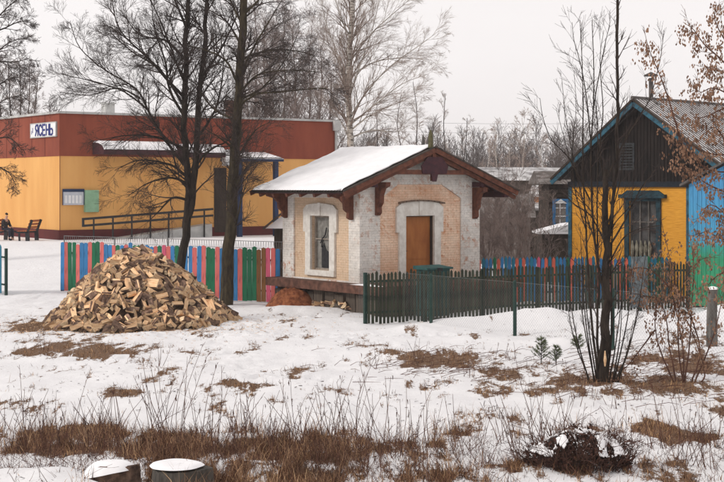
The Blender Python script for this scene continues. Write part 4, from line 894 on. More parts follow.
tree('lime_tree', (P(226, 0, Y).x, Y, 0), 'tall straight trunk with olive bark in front of the striped fence', tr, cr, M_BARKG, M_TWIG)
# birch behind the hall
def birch(px, base, Y, top, h_spread, seed, label, mt=M_BIRCH, mc=M_BTWIG, rt=.2, dens=2.2, L0=3.6, lvl=2, rmin=.007, name='birch_tree', up=.05, ang=42, group=None, ns=(0, 5, 6, 5)):
    r = random.Random(seed); tr, cr = MB(), MB(); g = gzf((px - CX) * Y / F, Y)
    b = P(px, 0, Y); b.z = g; t = P(px + r.uniform(-4, 6), top, Y)
    pts = [b.lerp(t, k / 5) + Vector((r.uniform(-.2, .2), 0, 0)) * (k > 0) for k in range(6)]
    c = dict(ang=ang, up=up, n=list(ns), wob=.16, rmin=rmin, seg=.5)
    guided(tr, cr, pts, rt, .02, r, c, dens, L0 * h_spread, lvl, .25, sides=7, frac=.45)
    return tree(name, (b.x, Y, g), label, tr, cr, mt, mc, group)
r = random.Random(31); tr, cr = MB(), MB(); Y = 92; CC = dict(ang=30, up=-.01, n=[0, 7, 7, 5], wob=.12, rmin=.0045, seg=.5)
guided(tr, cr, PP([(351, 225), (351, 180), (350, 140), (349, 100), (349, 60), (352, 20), (353, -30), (354, -90)], Y), .26, .13, r, CC, 2.2, 3.6, 2, .3, sides=9, frac=.3)
for l in [[(350, 110), (344, 80), (336, 50), (325, 20), (318, -20)], [(350, 95), (362, 60, -.5), (372, 30), (382, -10)], [(351, 130), (366, 118, -.6), (385, 108), (405, 100, -1), (420, 90, -1)], [(350, 118), (368, 90, -.5), (392, 65), (420, 45, -.5), (440, 30, -.5)],
          [(349, 85), (338, 60, 1), (328, 45, 1), (310, 35, 1.5)], [(351, 60), (370, 35, 1), (395, 12, 1.4), (415, -5, 1)], [(350, 138), (372, 130, .6), (395, 132), (410, 125, 1)], [(351, 40), (340, 15), (330, -20)], [(352, 75), (375, 62, 1), (402, 58, 1), (432, 60, 1)],
          [(350, 125), (376, 104, -1), (402, 84, -1.2), (428, 74, -1.5)], [(350, 140), (340, 120, -.5), (330, 112, -.8)]]:
    guided(tr, cr, PP(l, Y), .07, .012, r, CC, 2.2, 2.3, 2, .1, sides=5, frac=.5)
tree('birch_tree', (P(351, 0, Y).x, Y, gzf(P(351, 0, Y).x, Y)), 'tall pale birch with fine upswept twigs behind the small brick house', tr, cr, M_BIRCH, M_BTWIG)
for i, (px, top, Yb) in enumerate(((255, 10, 120), (272, 30, 113), (305, 20, 121), (262, 20, 112), (280, 8, 118), (296, 30, 110), (315, 45, 116), (248, 45, 115), (330, 70, 112))):
    birch(px, 0, Yb, top, .95, 50 + i, 'bare dark tree behind the red hall roof', M_GTWIG, M_GTWIG, .16, 4.0, 3.2, 2, .0075, 'bare_tree', .06, 40, 'dark bare trees behind the hall')
for i, (px, top, Yb, hs) in enumerate(((395, 95, 105, .6), (415, 82, 100, .6), (447, 95, 98, .5), (378, 100, 108, .6), (460, 118, 96, .4))):
    birch(px, 0, Yb, top, hs, 70 + i, 'slender bare young tree beyond the snowy brick house roof', M_TWIG, M_BTWIG, .07, 1.6, 2.6, 2, .006, 'young_tree', .06, 35, 'young trees beyond the brick house')
# top-left trees
r = random.Random(41); tr, cr = MB(), MB(); Y = 66
CT = dict(ang=42, up=-.02, n=[0, 6, 6, 5], wob=.17, rmin=.0055, seg=.3)
guided(tr, cr, PP([(-35, 245), (-33, 180), (-30, 100), (-25, 20), (-20, -60)], Y), .28, .12, r, CT, 1.6, 2.0, 2, .3, sides=8, frac=.3)
for l in [[(-30, 90), (-10, 60), (10, 42), (28, 38)], [(-28, 60), (-8, 25), (10, 5), (24, -5)], [(-28, 40), (0, 30, 1), (18, 22, 1), (30, 20, 1)], [(-30, 110), (-8, 90), (12, 78), (32, 80)], [(-26, 20), (-5, -5), (15, -20)],
          [(-30, 70), (-5, 62, -1), (14, 62, -1), (30, 58, -1)], [(-31, 130), (-12, 112), (4, 100), (20, 95)], [(-31, 150), (-8, 140, -1), (10, 138, -1), (22, 150, -1)], [(-31, 170), (-10, 165, -1), (8, 172, -1), (16, 185, -1)]]:
    guided(tr, cr, PP(l, Y), .06, .012, r, CT, 4.2, 1.1, 2, .3, sides=5)
tree('bare_tree', (P(-35, 0, Y).x, Y, gzf(P(-35, 0, Y).x, Y)), 'bare tree reaching in from the top left corner', tr, cr, M_BARK, M_TWIG)
for i, (px, top) in enumerate(((2, 66), (10, 58), (18, 62), (26, 68), (34, 78), (-8, 50))):
    birch(px, 0, 100, top, .42, 90 + i, 'dense upright bare tree behind the hall roof at the left', M_TWIG, M_GTWIG, .10, 4.2, 3.2, 2, .007, 'bare_tree', .05, 36, 'trees behind the left end of the hall')

# shrubs between the houses
def shrub(px, py_g, Y, top, n, seed, label, m=M_TWIG, spread=.5, name='bare_shrub', rmin=.005, group=None, r0=.02, lvl=2, ns=(0, 5, 5, 4)):
    r = random.Random(seed); mb = MB(); b = P(px, 0, Y); g = gzf(b.x, Y); b.z = g; H = P(px, top, Y).z - g
    c = dict(ang=32, up=.05, n=list(ns), wob=.16, rmin=rmin, seg=.3)
    st_ = MB()
    for k in range(n):
        a = r.uniform(0, 6.28); s_ = r.uniform(0, spread); d = Vector((math.cos(a) * s_, math.sin(a) * s_, 1)).normalized()
        p0 = b + Vector((r.uniform(-.15, .15), r.uniform(-.15, .15), -.05)); L = H * r.uniform(.6, 1.05)
        pts = [p0, p0 + d * L * .5 + Vector((0, 0, .02 * L)), p0 + d * L]
        guided(st_, mb, pts, r0 * r.uniform(.7, 1.2), rmin, r, c, 2.2, H * .28, lvl, .2, 4, sides=4, frac=.5)
    t = empty(name, b, label, 'shrub', group); 
    for q, nm in ((st_, 'stems'), (mb, 'twigs')): q.v = [(v[0] - b.x, v[1] - b.y, v[2] - b.z) for v in q.v]; q.build(nm, m, t)
    return t
for i, (px, Y, top, n) in enumerate(((486, 57, 196, 6), (505, 60, 190, 6), (522, 57, 200, 5), (537, 62, 206, 4), (496, 66, 186, 5), (515, 66, 176, 6), (488, 63, 178, 5), (530, 70, 172, 5), (503, 72, 168, 6), (543, 68, 190, 4), (552, 58, 226, 4)  )):
    shrub(px, 0, Y, top, n, 200 + i, 'thick bare garden shrub between the brick and yellow houses', group='garden shrubs between the houses', rmin=.0055, r0=.024, spread=.5, m=M_GTWIG, ns=(0, 4, 5, 4), )

# D: many-stemmed tree right of centre
r = random.Random(61); tr, cr = MB(), MB(); Y = 30.8
CD = dict(ang=34, up=.05, n=[0, 5, 4, 3], wob=.14, rmin=.0030, seg=.25)
guided(tr, cr, PP([(603, 386), (604, 350), (606, 300), (606, 260), (605, 215), (606, 170)], Y), .125, .06, r, CD, 2.2, .9, 2, .4, sides=10, frac=.2)
stems = [([(604, 262), (612, 215), (617, 160), (618, 100), (617, 50), (617, -15)], .042, .03), ([(605, 300), (596, 250), (592, 200), (591, 150), (594, 90), (592, 20)], .035, .008), ([(598, 380), (590, 300, -.3), (586, 230), (583, 170), (583, 110), (582, 62), (580, 20)], .03, .006),
         ([(591, 150), (588, 110), (582, 70), (574, 40), (572, 22)], .016, .005), ([(593, 110), (600, 70), (606, 40), (610, 25)], .014, .005), ([(606, 200), (600, 150), (603, 110), (600, 60), (604, 30)], .02, .005),
         ([(590, 200), (570, 160), (552, 140), (543, 118), (540, 98)], .018, .005), ([(570, 160), (562, 130), (556, 108)], .01, .004), ([(606, 180), (625, 140), (640, 115), (650, 98), (660, 60), (664, 30)], .022, .005), ([(586, 230), (575, 190), (572, 150), (576, 110), (574, 70)], .014, .004),
         ([(600, 380), (597, 330), (599, 280), (597, 220), (598, 150), (596, 100)], .035, .008), ([(607, 380), (612, 330), (611, 270), (613, 210), (612, 160)], .03, .008), ([(606, 230), (618, 190), (624, 150), (626, 115)], .016, .005), ([(604, 260), (614, 225), (630, 205), (634, 175)], .016, .005), ([(598, 250), (588, 220), (578, 180), (566, 120), (562, 80)], .016, .005), ([(607, 250), (625, 220), (640, 190), (655, 170)], .025, .008), ([(604, 240), (590, 215), (575, 205), (560, 190)], .02, .006), ([(606, 270), (622, 240), (636, 230), (660, 225)], .02, .006)]
for l, a, b in stems: guided(tr, cr, PP(l, Y), a, b, r, CD, 3.4, .8, 1, .12, sides=6)
for k in range(11):   # suckers from the base
    x = r.uniform(-1, 1); d = abs(x); p0 = P(603 + 14 * x, 388, Y); top = P(603 + x * 42 + r.uniform(-8, 8), r.uniform(215, 330), Y + r.uniform(-.5, .5))
    mid = p0.lerp(top, .5) + Vector((x * .12, 0, 0)); guided(tr, cr, [p0, mid, top], .020, .005, r, CD, 2.0, .5, 1, .35, sides=4)
tD = tree('garden_tree', (P(603, 0, Y).x, Y, gzf(P(603, 0, Y).x, Y)), 'dark multi-stemmed tree with suckers at its base in front of the yellow house', tr, cr, M_BARK, M_TWIG)
mb = MB(); p = P(604, 358, Y); mb.tube([(p.x - tD.location.x, -.13, .38), (p.x - tD.location.x, -.14, .52), (p.x - tD.location.x, -.125, .72)], [.015, .035, .012], 6); partlab(mb.build('bark_scar', M_SPLIT, tD), 'pale patch of stripped bark')
# mast behind the yellow house is the long stem above; E: shrub with brown leaves
def leaves(mb, p, r, n, s=.065, hang=.14):
    for k in range(n):
        q = Vector(p) + Vector((r.gauss(0, .035), r.gauss(0, .035), -r.uniform(.0, hang))); a = r.uniform(0, 6.28); sx = Vector((math.cos(a), math.sin(a), r.uniform(-.4, .4))) * s * .32; dn = Vector((r.uniform(-.3, .3), r.uniform(-.3, .3), -1)) * s * r.uniform(.7, 1.2)
        mb.poly([q, q + dn * .5 + sx, q + dn, q + dn * .5 - sx], [(0, 1, 2, 3)])
def leafy(name, loc, limbs, label, seed, Y, ldens, c=CD, r0=.022, sub=.45):
    r = random.Random(seed); tr, cr, lf = MB(), MB(), MB()
    for l in limbs:
        a = l[-1] if isinstance(l[-1], float) else r0; pts = PP([q for q in l if not isinstance(q, float)], Y)
        guided(tr, cr, pts, a, .004, r, c, 3.2, sub, 1, .2, sides=5, frac=.4)
        q = cat(pts, 8); k = len(q)
        for j in range(int(ldens * (k))):
            i = r.randrange(int(k * .3), k); o_ = Vector((r.gauss(0, .10), r.gauss(0, .15), r.gauss(0, .08))); leaves(lf, q[i] + o_, r, r.randint(3, 8))
    t = tree(name, loc, label, tr, cr, M_TWIGR, M_TWIGR); lf.v = [(v[0] - loc[0], v[1] - loc[1], v[2] - loc[2]) for v in lf.v]; lf.build('dead_leaves', M_LEAF, t); return t
Y = 31.0; bx = P(684, 0, Y).x
E1 = [[(684, 390), (683, 350), (676, 310), (668, 280), (655, 250)], [(690, 388), (700, 350), (688, 310), (676, 285), (668, 250), (660, 215)], [(684, 388), (690, 340), (692, 300), (694, 270), (690, 235)], [(678, 390), (670, 350), (664, 310), (650, 290), (640, 285)], [(700, 385), (705, 372), (697, 345), (684, 315), (672, 300)],
      [(684, 388), (678, 340), (682, 290), (698, 262), (715, 256)], [(692, 390), (712, 340), (722, 300), (726, 270)], [(676, 388), (660, 350), (655, 320), (660, 296), (672, 280)], [(660, 300), (645, 296), (628, 292)], [(668, 285), (650, 270), (636, 268), (630, 272)], [(655, 330), (640, 350), (625, 368), (612, 372)]]
leafy('maple_shrub', (bx, Y, gzf(bx, Y)), E1, 'arching shrub with curled brown leaves at the right', 63, Y, 1.3)
Y = 27.0; bx = P(752, 0, Y).x
E2 = [[(752, 430), (750, 300), (745, 200), (742, 120), (738, 40), .07], [(744, 190), (730, 150), (716, 128), (704, 133), .03], [(742, 120), (728, 95), (712, 88), (700, 92), (690, 80)], [(740, 80), (722, 60), (705, 45), (694, 30), (683, 22)], [(738, 60), (725, 40), (715, 20), (716, 2)], [(743, 150), (722, 155), (700, 150), (680, 138), (668, 120)],
      [(680, 138), (672, 110), (662, 80), (650, 52), (644, 30)], [(745, 200), (725, 192), (704, 182), (690, 170), (672, 160)], [(746, 220), (728, 215), (712, 205), (700, 212)], [(747, 240), (725, 240), (706, 232), (695, 238)], [(744, 170), (725, 172), (705, 168), (690, 150), (680, 130)], [(748, 260), (728, 270), (712, 280), (700, 300)],
      [(741, 100), (720, 110), (700, 118), (690, 112)], [(739, 60), (728, 72), (716, 70), (706, 66)], [(747, 230), (730, 228), (720, 225)]]
leafy('maple_tree', (bx, Y, gzf(bx, Y)), E2, 'boughs hung with brown seed bunches reaching in from the right edge', 64, Y, 1.7, sub=.5)

# distant birches and forest
for i, (px, top, Yb) in enumerate(((522, 118, 165), (498, 128, 175), (508, 138, 185), (545, 140, 180), (484, 140, 190))):
    birch(px, 0, Yb, top, .7, 120 + i, 'pale bare birch standing before the far wood', M_BIRCH, M_BTWIG, .16, 1.5, 3.4, 2, .014, 'birch_tree', .06, 35, 'far pale birches')
r = random.Random(77); protos = []
for k in range(7):
    mb = MB(); H = r.uniform(10, 14.5); c = dict(ang=34, up=.07, n=[0, 4, 5], wob=.16, rmin=.022, seg=1.2)
    if k < 5: guided(mb, mb, [Vector((0, 0, 0)), Vector((r.uniform(-.3, .3), 0, H * .5)), Vector((0, 0, H))], .14, .03, r, c, 4.5, H * .27, 1, .06, 4, sides=4, frac=.4)
    else:
        H *= .85; mb.tube([(0, 0, 0), (0, 0, H)], [.14, .02], 4)
        for j in range(500):
            t = r.uniform(.12, 1); a = r.uniform(0, 6.28); L = (1.02 - t) * 2.6; p = Vector((0, 0, H * t)); d = Vector((math.cos(a), math.sin(a), -.25)) * L; s_ = Vector((-math.sin(a), math.cos(a), 0)) * .14
            mb.poly([p + d * .1 - s_, p + d * .1 + s_, p + d * r.uniform(.7, 1)], [(0, 1, 2)])
    protos.append(mb)
fo = MB(); M_CONF = pm('far_conifer', (.025, .03, .022), (.05, .055, .04), .5, .9, bmp=0)
for i in range(1500):
    x = r.uniform(-120, 150); y = r.uniform(215, 310); s_ = r.uniform(.5, .95) if r.random() < .85 else r.uniform(.95, 1.2); k = r.randrange(7); src = protos[k]; o = len(fo.v); a = r.uniform(0, 6.28); ca, sa = math.cos(a) * s_, math.sin(a) * s_
    fo.v.extend([(x + v[0] * ca - v[1] * sa, y + v[0] * sa + v[1] * ca, v[2] * s_) for v in src.v]); fo.f.extend([tuple(j + o for j in f) for f in src.f]); fo.m.extend([1 if k >= 5 else 0] * len(src.f))
tag(fo.build('distant_forest', [M_TWIGF, M_CONF]), 'hazy leafless wood with dark firs along the horizon', 'forest', kind='stuff')

# ------------------------------------------------------------ pine seedlings
def pine(px, py, h, seed, lab):
    x, y = GP(px, py); r = random.Random(seed); t = empty('pine_seedling', (x, y, gzf(x, y)), lab, 'young pine', 'pine seedlings in the snow')
    mb = MB(); mb.tube([(0, 0, -.05), (.02, 0, h)], [.014, .004], 5); 
    nd = MB()
    for k in range(int(34 * h / .5)):
        z = h * (.15 + .85 * r.random()); a = r.uniform(0, 6.28); L = (1.1 - z / h) * h * .42 + .05; d = Vector((math.cos(a), math.sin(a), .7)).normalized() * L; p = Vector((0, 0, z)); mb.tube([p, p + d], [.006, .002], 3)
        for j in range(26):
            q = p + d * r.uniform(.2, 1.05); e_ = (d.normalized() + perp(d.normalized(), r) * .8).normalized() * r.uniform(.05, .09); s_ = perp(e_.normalized(), r) * .006; nd.poly([q - s_, q + s_, q + e_], [(0, 1, 2)])
    mb.build('stem', M_BARK, t); nd.build('needles', M_PINE, t)
pine(541, 365, .62, 1, 'tallest green pine seedling in snow left of the garden tree'); pine(556, 366, .42, 2, 'narrow pine seedling second from the left in the snow'); pine(578, 352, .5, 3, 'pine seedling half hidden behind the garden tree suckers')

# ------------------------------------------------------------ stumps, dark clump
def stump(cx, cy, h, rad, lab, seed, sx=1.0, drape=.0, bm=None):
    g = gzf(cx, cy); t = empty('tree_stump', (cx, cy, g), lab, 'tree stump', 'snow-capped stumps'); r = random.Random(seed); n = 26
    off = [1 + .06 * math.sin(7 * 6.28 * k / n) + .10 * math.sin(3 * 6.28 * k / n + seed) + r.uniform(-.04, .04) for k in range(n)]
    mb = MB(); rings = [(-.1, 1.15), (h * .3, 1.03), (h * .7, 1.0), (h, .98)]
    for z, q in rings:
        for k in range(n): a = 2 * math.pi * k / n; mb.v.append((rad * sx * q * off[k] * math.cos(a), rad * q * off[k] * math.sin(a), z + (r.uniform(-.03, .02) if z == h else 0)))
    for i in range(3):
        for k in range(n): k2 = (k + 1) % n; mb.f.append((i * n + k, i * n + k2, (i + 1) * n + k2, (i + 1) * n + k)); mb.m.append(0)
    mb.f.append(tuple(3 * n + k for k in range(n))); mb.m.append(0); mb.build('bark', bm or M_STUMP, t)
    mb = MB(); mb.grid(lambda u, v: (rad * sx * (.90 + 2.2 * drape) * v * (1 + .07 * math.sin(2 * u * 6.2832 + 1) + .05 * math.sin(5 * u * 6.2832)) * math.cos(u * 6.2832) - .05 - drape * .3, rad * (.88 + 2.0 * drape) * v * math.sin(u * 6.2832), h + .03 - drape * v ** 3 * (1.1 - .6 * math.cos(u * 6.2832 + .6)) + (.03 + .09 * v * fbm(u * 3, v * 3, 6, 2).item()) * math.sqrt(max(0, 1 - v ** 4))), 30, 9); mb.build('snow_cap', M_SNOW, t, smooth=True)
stump(-2.62, 20.15, .36, .41, 'flat grey tree stump capped with snow, right one of the two', 1)
stump(-3.6, 20.5, .30, .26, 'low brown stump mostly buried in snow, left one of the two', 2, 1.2, .16, M_LBARK)

rr = np.random.default_rng(3)
def blades(name, X, Y, H, W, lean, mat, label, cat_, seed=1, zoff=0.0, shared_lean=None, bend=.4):
    g = np.random.default_rng(seed); n = len(X); Z = gz(X, Y) - .02 + zoff; a = g.uniform(0, 6.283, n); ln = lean * g.uniform(.2, 1, n) * H
    dx = np.cos(a) * ln; dy = np.sin(a) * ln; b = g.uniform(0, 6.283, n); wx = np.cos(b) * W / 2; wy = np.sin(b) * W / 2 * .6
    v = np.empty((n, 5, 3)); m = .55
    v[:, 0] = np.stack([X - wx, Y - wy, Z], 1); v[:, 1] = np.stack([X + wx, Y + wy, Z], 1)
    mx_ = X + dx * bend; my = Y + dy * bend; mz = Z + H * m
    v[:, 2] = np.stack([mx_ + wx * .7, my + wy * .7, mz], 1); v[:, 3] = np.stack([mx_ - wx * .7, my - wy * .7, mz], 1)
    v[:, 4] = np.stack([X + dx, Y + dy, Z + H * np.sqrt(np.clip(1 - (ln / H) ** 2 * .6, .05, 1))], 1)
    i = np.arange(n)[:, None] * 5
    q = (i + np.array([0, 1, 2, 3])).tolist(); t = (i + np.array([3, 2, 4])).tolist()
    me = bpy.data.meshes.new(name); me.from_pydata(v.reshape(-1, 3).tolist(), [], q + t); at = me.attributes.new('rnd', 'FLOAT', 'POINT'); at.data.foreach_set('value', np.repeat(g.random(n), 5).astype(np.float32)); me.materials.append(mat); o = link(name, me); return tag(o, label, cat_, kind='stuff')
def grassmat(name, a, b, c):
    m, n, bs = nodes(name); co_ = ocoord(n); f = tex(n, 2.5, 4, co_); f2 = tex(n, 40, 2, co_)
    mx_ = n.nodes.new('ShaderNodeMath'); mx_.operation = 'MULTIPLY_ADD'; mx_.inputs[1].default_value = .5
    h = n.nodes.new('ShaderNodeMath'); h.operation = 'MULTIPLY'; h.inputs[1].default_value = .5; n.links.new(f, h.inputs[0]); ar = n.nodes.new('ShaderNodeAttribute'); ar.attribute_name = 'rnd'; n.links.new(ar.outputs['Fac'], mx_.inputs[0]); n.links.new(h.outputs[0], mx_.inputs[2])
    gc_ = (ramp(n, mx_.outputs[0], [(.28, a), (.48, b), (.62, tuple((p + q) / 2 for p, q in zip(b, c))), (.74, c)])); n.links.new(mixc(n, 1.0, gc_, ramp(n, tex(n, .9, 5, co_, .7), [(.35, (.42, .34, .32)), (.5, (1, .85, .75)), (.65, (1.6, 1.5, 1.3))]), 'MULTIPLY'), bs.inputs['Base Color']); bs.inputs['Roughness'].default_value = .85; bs.inputs['Specular IOR Level'].default_value = .15; return m
M_G1 = grassmat('dry_grass', (.035, .018, .012), (.16, .085, .045), (.50, .35, .21)); M_G2 = grassmat('brown_weeds', (.022, .010, .008), (.125, .062, .040), (.52, .38, .25))
def cand(n, y0, y1, seed):
    g = np.random.default_rng(seed); py = g.uniform(HY + F * CH / y1, HY + F * CH / y0, n); y = F * CH / (py - HY); x = (g.uniform(-40, 764, n) - CX) * y / F; return x, y
x, y = cand(190000, 19.5, 47, 1); b = bare(x, y); k = rr.random(len(x)) < sm(-.12, .62, b) ** 1.4 * (.12 + .88 * sm(.34, .54, fbm(x * 6, y * 1.5, 61, 3))); x, y = x[k], y[k]
H = rr.uniform(.03, .14, len(x)); blades('dry_grass', x, y, H, .011, .97, M_G1, 'matted dry grass showing through the snow', 'dry grass', 1)
x, y = cand(9000, 24, 47, 2); b = bare(x, y); k = b > .25; x, y = x[k], y[k]; blades('dry_grass', x, y, rr.uniform(.1, .28, len(x)), .007, .6, M_G1, 'taller tufts of dry grass in the bare patches', 'dry grass', 2)
x, y = cand(66000, 19.3, 26.5, 4); px = CX + F * x / y; py = HY + F * CH / y; b = bare(x, y)
k = (rr.random(len(x)) < sm(-.15, .7, b) ** 1.3) & ((px < 520) | (rr.random(len(x)) < .22)) & ((px > 70) | (py < 460)); x, y = x[k], y[k]
blades('brown_weeds', x, y, (.06 + .42 * rr.random(len(x)) ** 2.2) * (.35 + 1.1 * vn(x * 1.6, y * 1.2, 8)), .008, .9, M_G2, 'brown withered weeds along the near edge of the snow', 'weeds', 3)

g_ = np.random.default_rng(44); x, y = cand(5200, 20, 50, 45); x2 = PCX + g_.normal(0, 2.9, 2600); y2 = PCY - 1.5 + g_.normal(0, 1.7, 2600); b = bare(x, y); k = g_.random(len(x)) < .25 + .9 * np.clip(b, 0, 1)
def chips(name, x, y, smin, smax, m, label, c_):
    n = len(x); z = gz(x, y) + .012; sz = g_.uniform(smin, smax, n); a = g_.uniform(0, 6.28, n); v = np.empty((n, 4, 3)); lr = g_.uniform(.15, .5, n)
    for i, (p_, q_) in enumerate(((-1, -1), (1, -1), (1, 1), (-1, 1))):
        v[:, i, 0] = x + sz * (p_ * np.cos(a) - q_ * lr * np.sin(a)); v[:, i, 1] = y + sz * (p_ * np.sin(a) + q_ * lr * np.cos(a)); v[:, i, 2] = z + g_.uniform(0, .5, n) * sz
    me = bpy.data.meshes.new(name); me.from_pydata(v.reshape(-1, 3).tolist(), [], (np.arange(n)[:, None] * 4 + np.arange(4)).tolist()); me.materials.append(m); tag(link(name, me), label, c_, kind='stuff')
chips('fallen_litter', x[k], y[k], .01, .045, M_G2, 'dead leaves and bits of stalk fallen on the snow', 'litter')
chips('wood_chips', x2, y2, .012, .045, M_SPLIT, 'wood chips and splinters scattered round the firewood pile', 'wood chips')
r = random.Random(55); mb = MB()
for k in range(420):
    px = r.gauss(640, 60) if k % 3 else r.gauss(440, 60); py = r.gauss(374, 14) if k % 3 else r.gauss(366, 8); x, y = GP(px, max(345, py)); L = r.uniform(.15, .7); a = r.gauss(0, .5); p0 = Vector((x, y, gzf(x, y) + .03)); q0 = p0 + Vector((math.cos(a) * L, math.sin(a) * L, r.uniform(.0, .14)))
    mb.tube([p0, p0.lerp(q0, .5) + Vector((0, 0, r.uniform(0, .05))), q0], [.007, .006, .003], 3)
tag(mb.build('fallen_twigs', M_TWIGR), 'fallen twigs lying on the snow round the garden tree', 'twigs', kind='stuff')
# tall dead stalks, each plant its own thing
def weed(px, py, h, n, seed, m=M_TWIGR):
    x, y = GP(px, py); g = gzf(x, y); r = random.Random(seed); mb = MB(); c = dict(ang=28, up=.03, n=[0, 2, 3], wob=.10, rmin=.003, seg=.2)
    for k in range(n):
        d = Vector((r.gauss(0, .22), r.gauss(0, .22), 1)).normalized(); p0 = Vector((r.gauss(0, .12), r.gauss(0, .12), -.03)); L = h * r.uniform(.5, 1.1)
        if r.random() < .14: d = Vector((r.uniform(-1, 1), r.uniform(-.4, .4), .55)).normalized()
        guided(mb, mb, [p0, p0 + d * L * .5 + perp(d, r) * L * .03, p0 + d * L + Vector((r.gauss(0, .06), 0, -.02)) * L], r.uniform(.006, .0095), .0032, r, c, 3.2 if k % 2 else 1.0, h * .13, 1 if k % 3 == 0 else 0, .35, 4, sides=3)
        if k % 3 == 0:
            tip = p0 + d * L
            for j in range(4): mb.poly([tip + Vector((r.gauss(0, .006), r.gauss(0, .006), r.uniform(-.12, .01))) for _ in range(3)], [(0, 1, 2)])
    o = mb.build('dead_weed', m, None, False, (x, y, g)); tag(o, 'tall leafless dead weed stalks standing in the foreground snow', 'dead weed', 'dead weed stalks in the foreground')
r = random.Random(9)
W = [(165, 440, 1.5, 7), (175, 455, 1.7, 6), (150, 430, 1.1, 5), (105, 440, .9, 5), (60, 440, .8, 5), (30, 445, .7, 5), (120, 450, 1.0, 4), (240, 440, 1.0, 5), (262, 450, 1.2, 5), (300, 445, 1.0, 6), (330, 440, 1.1, 6), (350, 455, 1.3, 6), (375, 450, 1.5, 6), (395, 460, 1.3, 5),
     (425, 440, .9, 4), (455, 455, 1.0, 4), (480, 465, 1.0, 5), (520, 455, 1.0, 6), (540, 440, 1.1, 6), (560, 450, .8, 5), (655, 450, .8, 5), (685, 465, 1.1, 7), (700, 470, .9, 8), (715, 450, .8, 6), (610, 410, .5, 4), (10, 430, .7, 4), (90, 425, .6, 4),
     (200, 445, .8, 5), (220, 465, .7, 5), (280, 470, .8, 6), (320, 472, .7, 7), (360, 475, .7, 7), (420, 472, .7, 6), (40, 350, .55, 3), (155, 365, .7, 4), (385, 368, .6, 3), (420, 358, .7, 5), (470, 375, .4, 3), (505, 360, .5, 4), (640, 400, .5, 4), (590, 398, .4, 5), (572, 405, .95, 1), (20, 410, .6, 3)]
for k in range(34): W.append((r.uniform(0, 724), r.gauss(448, 10), r.uniform(.6, 1.5), r.randint(2, 5)))
for i, (px, py, h, n) in enumerate(W): weed(px, py, h, n + 1, 300 + i)
r = random.Random(10); mb = MB(); c = dict(ang=38, up=.02, n=[0, 2, 3], wob=.16, rmin=.002, seg=.15)
for k in range(2300):
    px = r.uniform(-20, 744) if k % 3 else r.uniform(-20, 500); py = r.gauss(460, 15); x, y = GP(px, min(max(py, 415), 492)); d = Vector((r.gauss(0, .7), r.gauss(0, .7), .9)).normalized()
    grow(mb, Vector((x, y, gzf(x, y) - .02)), d, r.uniform(.12, .5) * r.uniform(.5, 1.2), r.uniform(.003, .0055), 1 if k % 2 else 0, r, c)
tag(mb.build('weed_stalks', pm('reddish_stalks', (.022, .009, .007), (.16, .075, .05), 5, .9, bmp=0)), 'tangle of thin reddish dead stalks among the foreground weeds', 'weeds', kind='stuff')
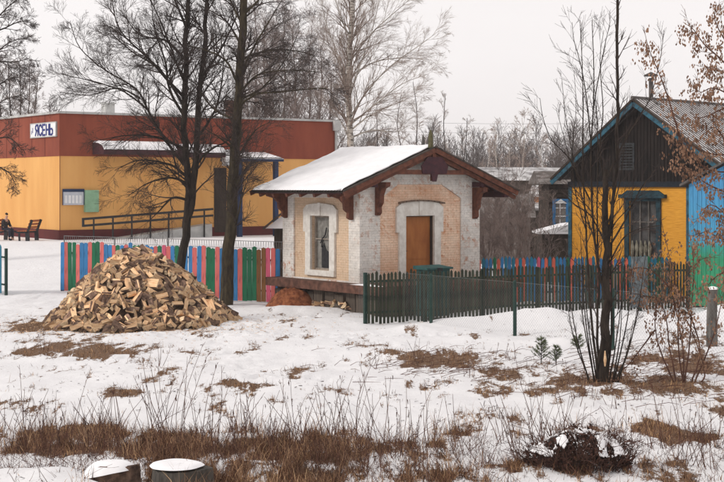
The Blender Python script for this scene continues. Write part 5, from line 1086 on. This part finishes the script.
# dark perennial clump with clods of snow
cx, cy = P(580, 0, 21.3).x, 21.4; cg = gzf(cx, cy) - .15
kl = empty('withered_plant', (cx, cy, cg), 'dark withered clump of plants with clods of snow on top', 'dead plant')
r = random.Random(14); mb = MB(); c = dict(ang=45, up=.02, n=[0, 4, 4], wob=.25, rmin=.0035, seg=.12)
for k in range(230):
    a = r.uniform(0, 6.28); q = math.sqrt(r.random()); p0 = Vector((q * .75 * math.cos(a), q * .4 * math.sin(a), 0)); d = Vector((math.cos(a) * q * .7, math.sin(a) * q * .7, 1)).normalized()
    grow(mb, p0, d, r.uniform(.2, .85) * (1.1 - .3 * q) * r.uniform(.6, 1.1), .008, 1, r, c)
mb.build('stems', pm('dark_stems', (.012, .006, .005), (.11, .05, .035), 14, .9, bmp=0), kl)
mb = MB()
for k in range(2600):
    a = r.uniform(0, 6.28); q = math.sqrt(r.random()); z = r.uniform(.02, .6) * (1.1 - .6 * q) * (.5 + .9 * vn(q * 3 * math.cos(a) + 5, q * 3 * math.sin(a) + 5, 3).item()); p0 = Vector((q * .82 * math.cos(a), q * .45 * math.sin(a), z)); s_ = r.uniform(.012, .035)
    mb.poly([p0 + Vector((r.gauss(0, s_), r.gauss(0, s_), r.gauss(0, s_))) for _ in range(3)], [(0, 1, 2)])
mb.build('withered_leaves', bpy.data.materials['dark_stems'], kl)
mb = MB(); NU, NV = 90, 60
def cf(u, v):
    x = (u - .5) * 1.5; y = (v - .5) * .95; q = (x / .82) ** 2 + (y / .5) ** 2; n_ = fbm(x * 7 + 20, y * 6 + 20, 51, 4).item()
    return x, y, .52 * max(0, 1 - q * .75) + .14 * (n_ - .45) + .04, q, n_
mb.grid(lambda u, v: cf(u, v)[:3], NU, NV); keep = []
for i_, f_ in enumerate(mb.f):
    u = (i_ // NV + .5) / NU; v = (i_ % NV + .5) / NV; c_ = cf(u, v)
    if c_[3] < .85 and c_[4] + .05 * math.sin(u * 9) > .49 + .04 * c_[3]: keep.append(f_)
mb.f = keep; mb.m = [0] * len(keep); o = mb.build('snow_crust', M_SNOW, kl, smooth=True)
md = o.modifiers.new('s', 'SOLIDIFY'); md.thickness = .028; md.offset = 0; md = o.modifiers.new('b', 'SUBSURF'); md.levels = 1; md.render_levels = 1

# ------------------------------------------------------------ haze
m = bpy.data.materials.new('haze_air'); m.use_nodes = True; n = m.node_tree; n.nodes.remove(n.nodes['Principled BSDF'])
pv = n.nodes.new('ShaderNodeVolumePrincipled'); pv.inputs['Color'].default_value = (1, .97, .97, 1); pv.inputs['Density'].default_value = .0005; pv.inputs['Anisotropy'].default_value = 0
n.links.new(pv.outputs[0], n.nodes['Material Output'].inputs['Volume'])
mb = MB(); mb.box(-510, 510, -110, 910, -1.5, 30); o = mb.build('haze', m); tag(o, kind='stuff')
print('verts', sum(len(o.data.vertices) for o in bpy.data.objects if o.type == 'MESH'))
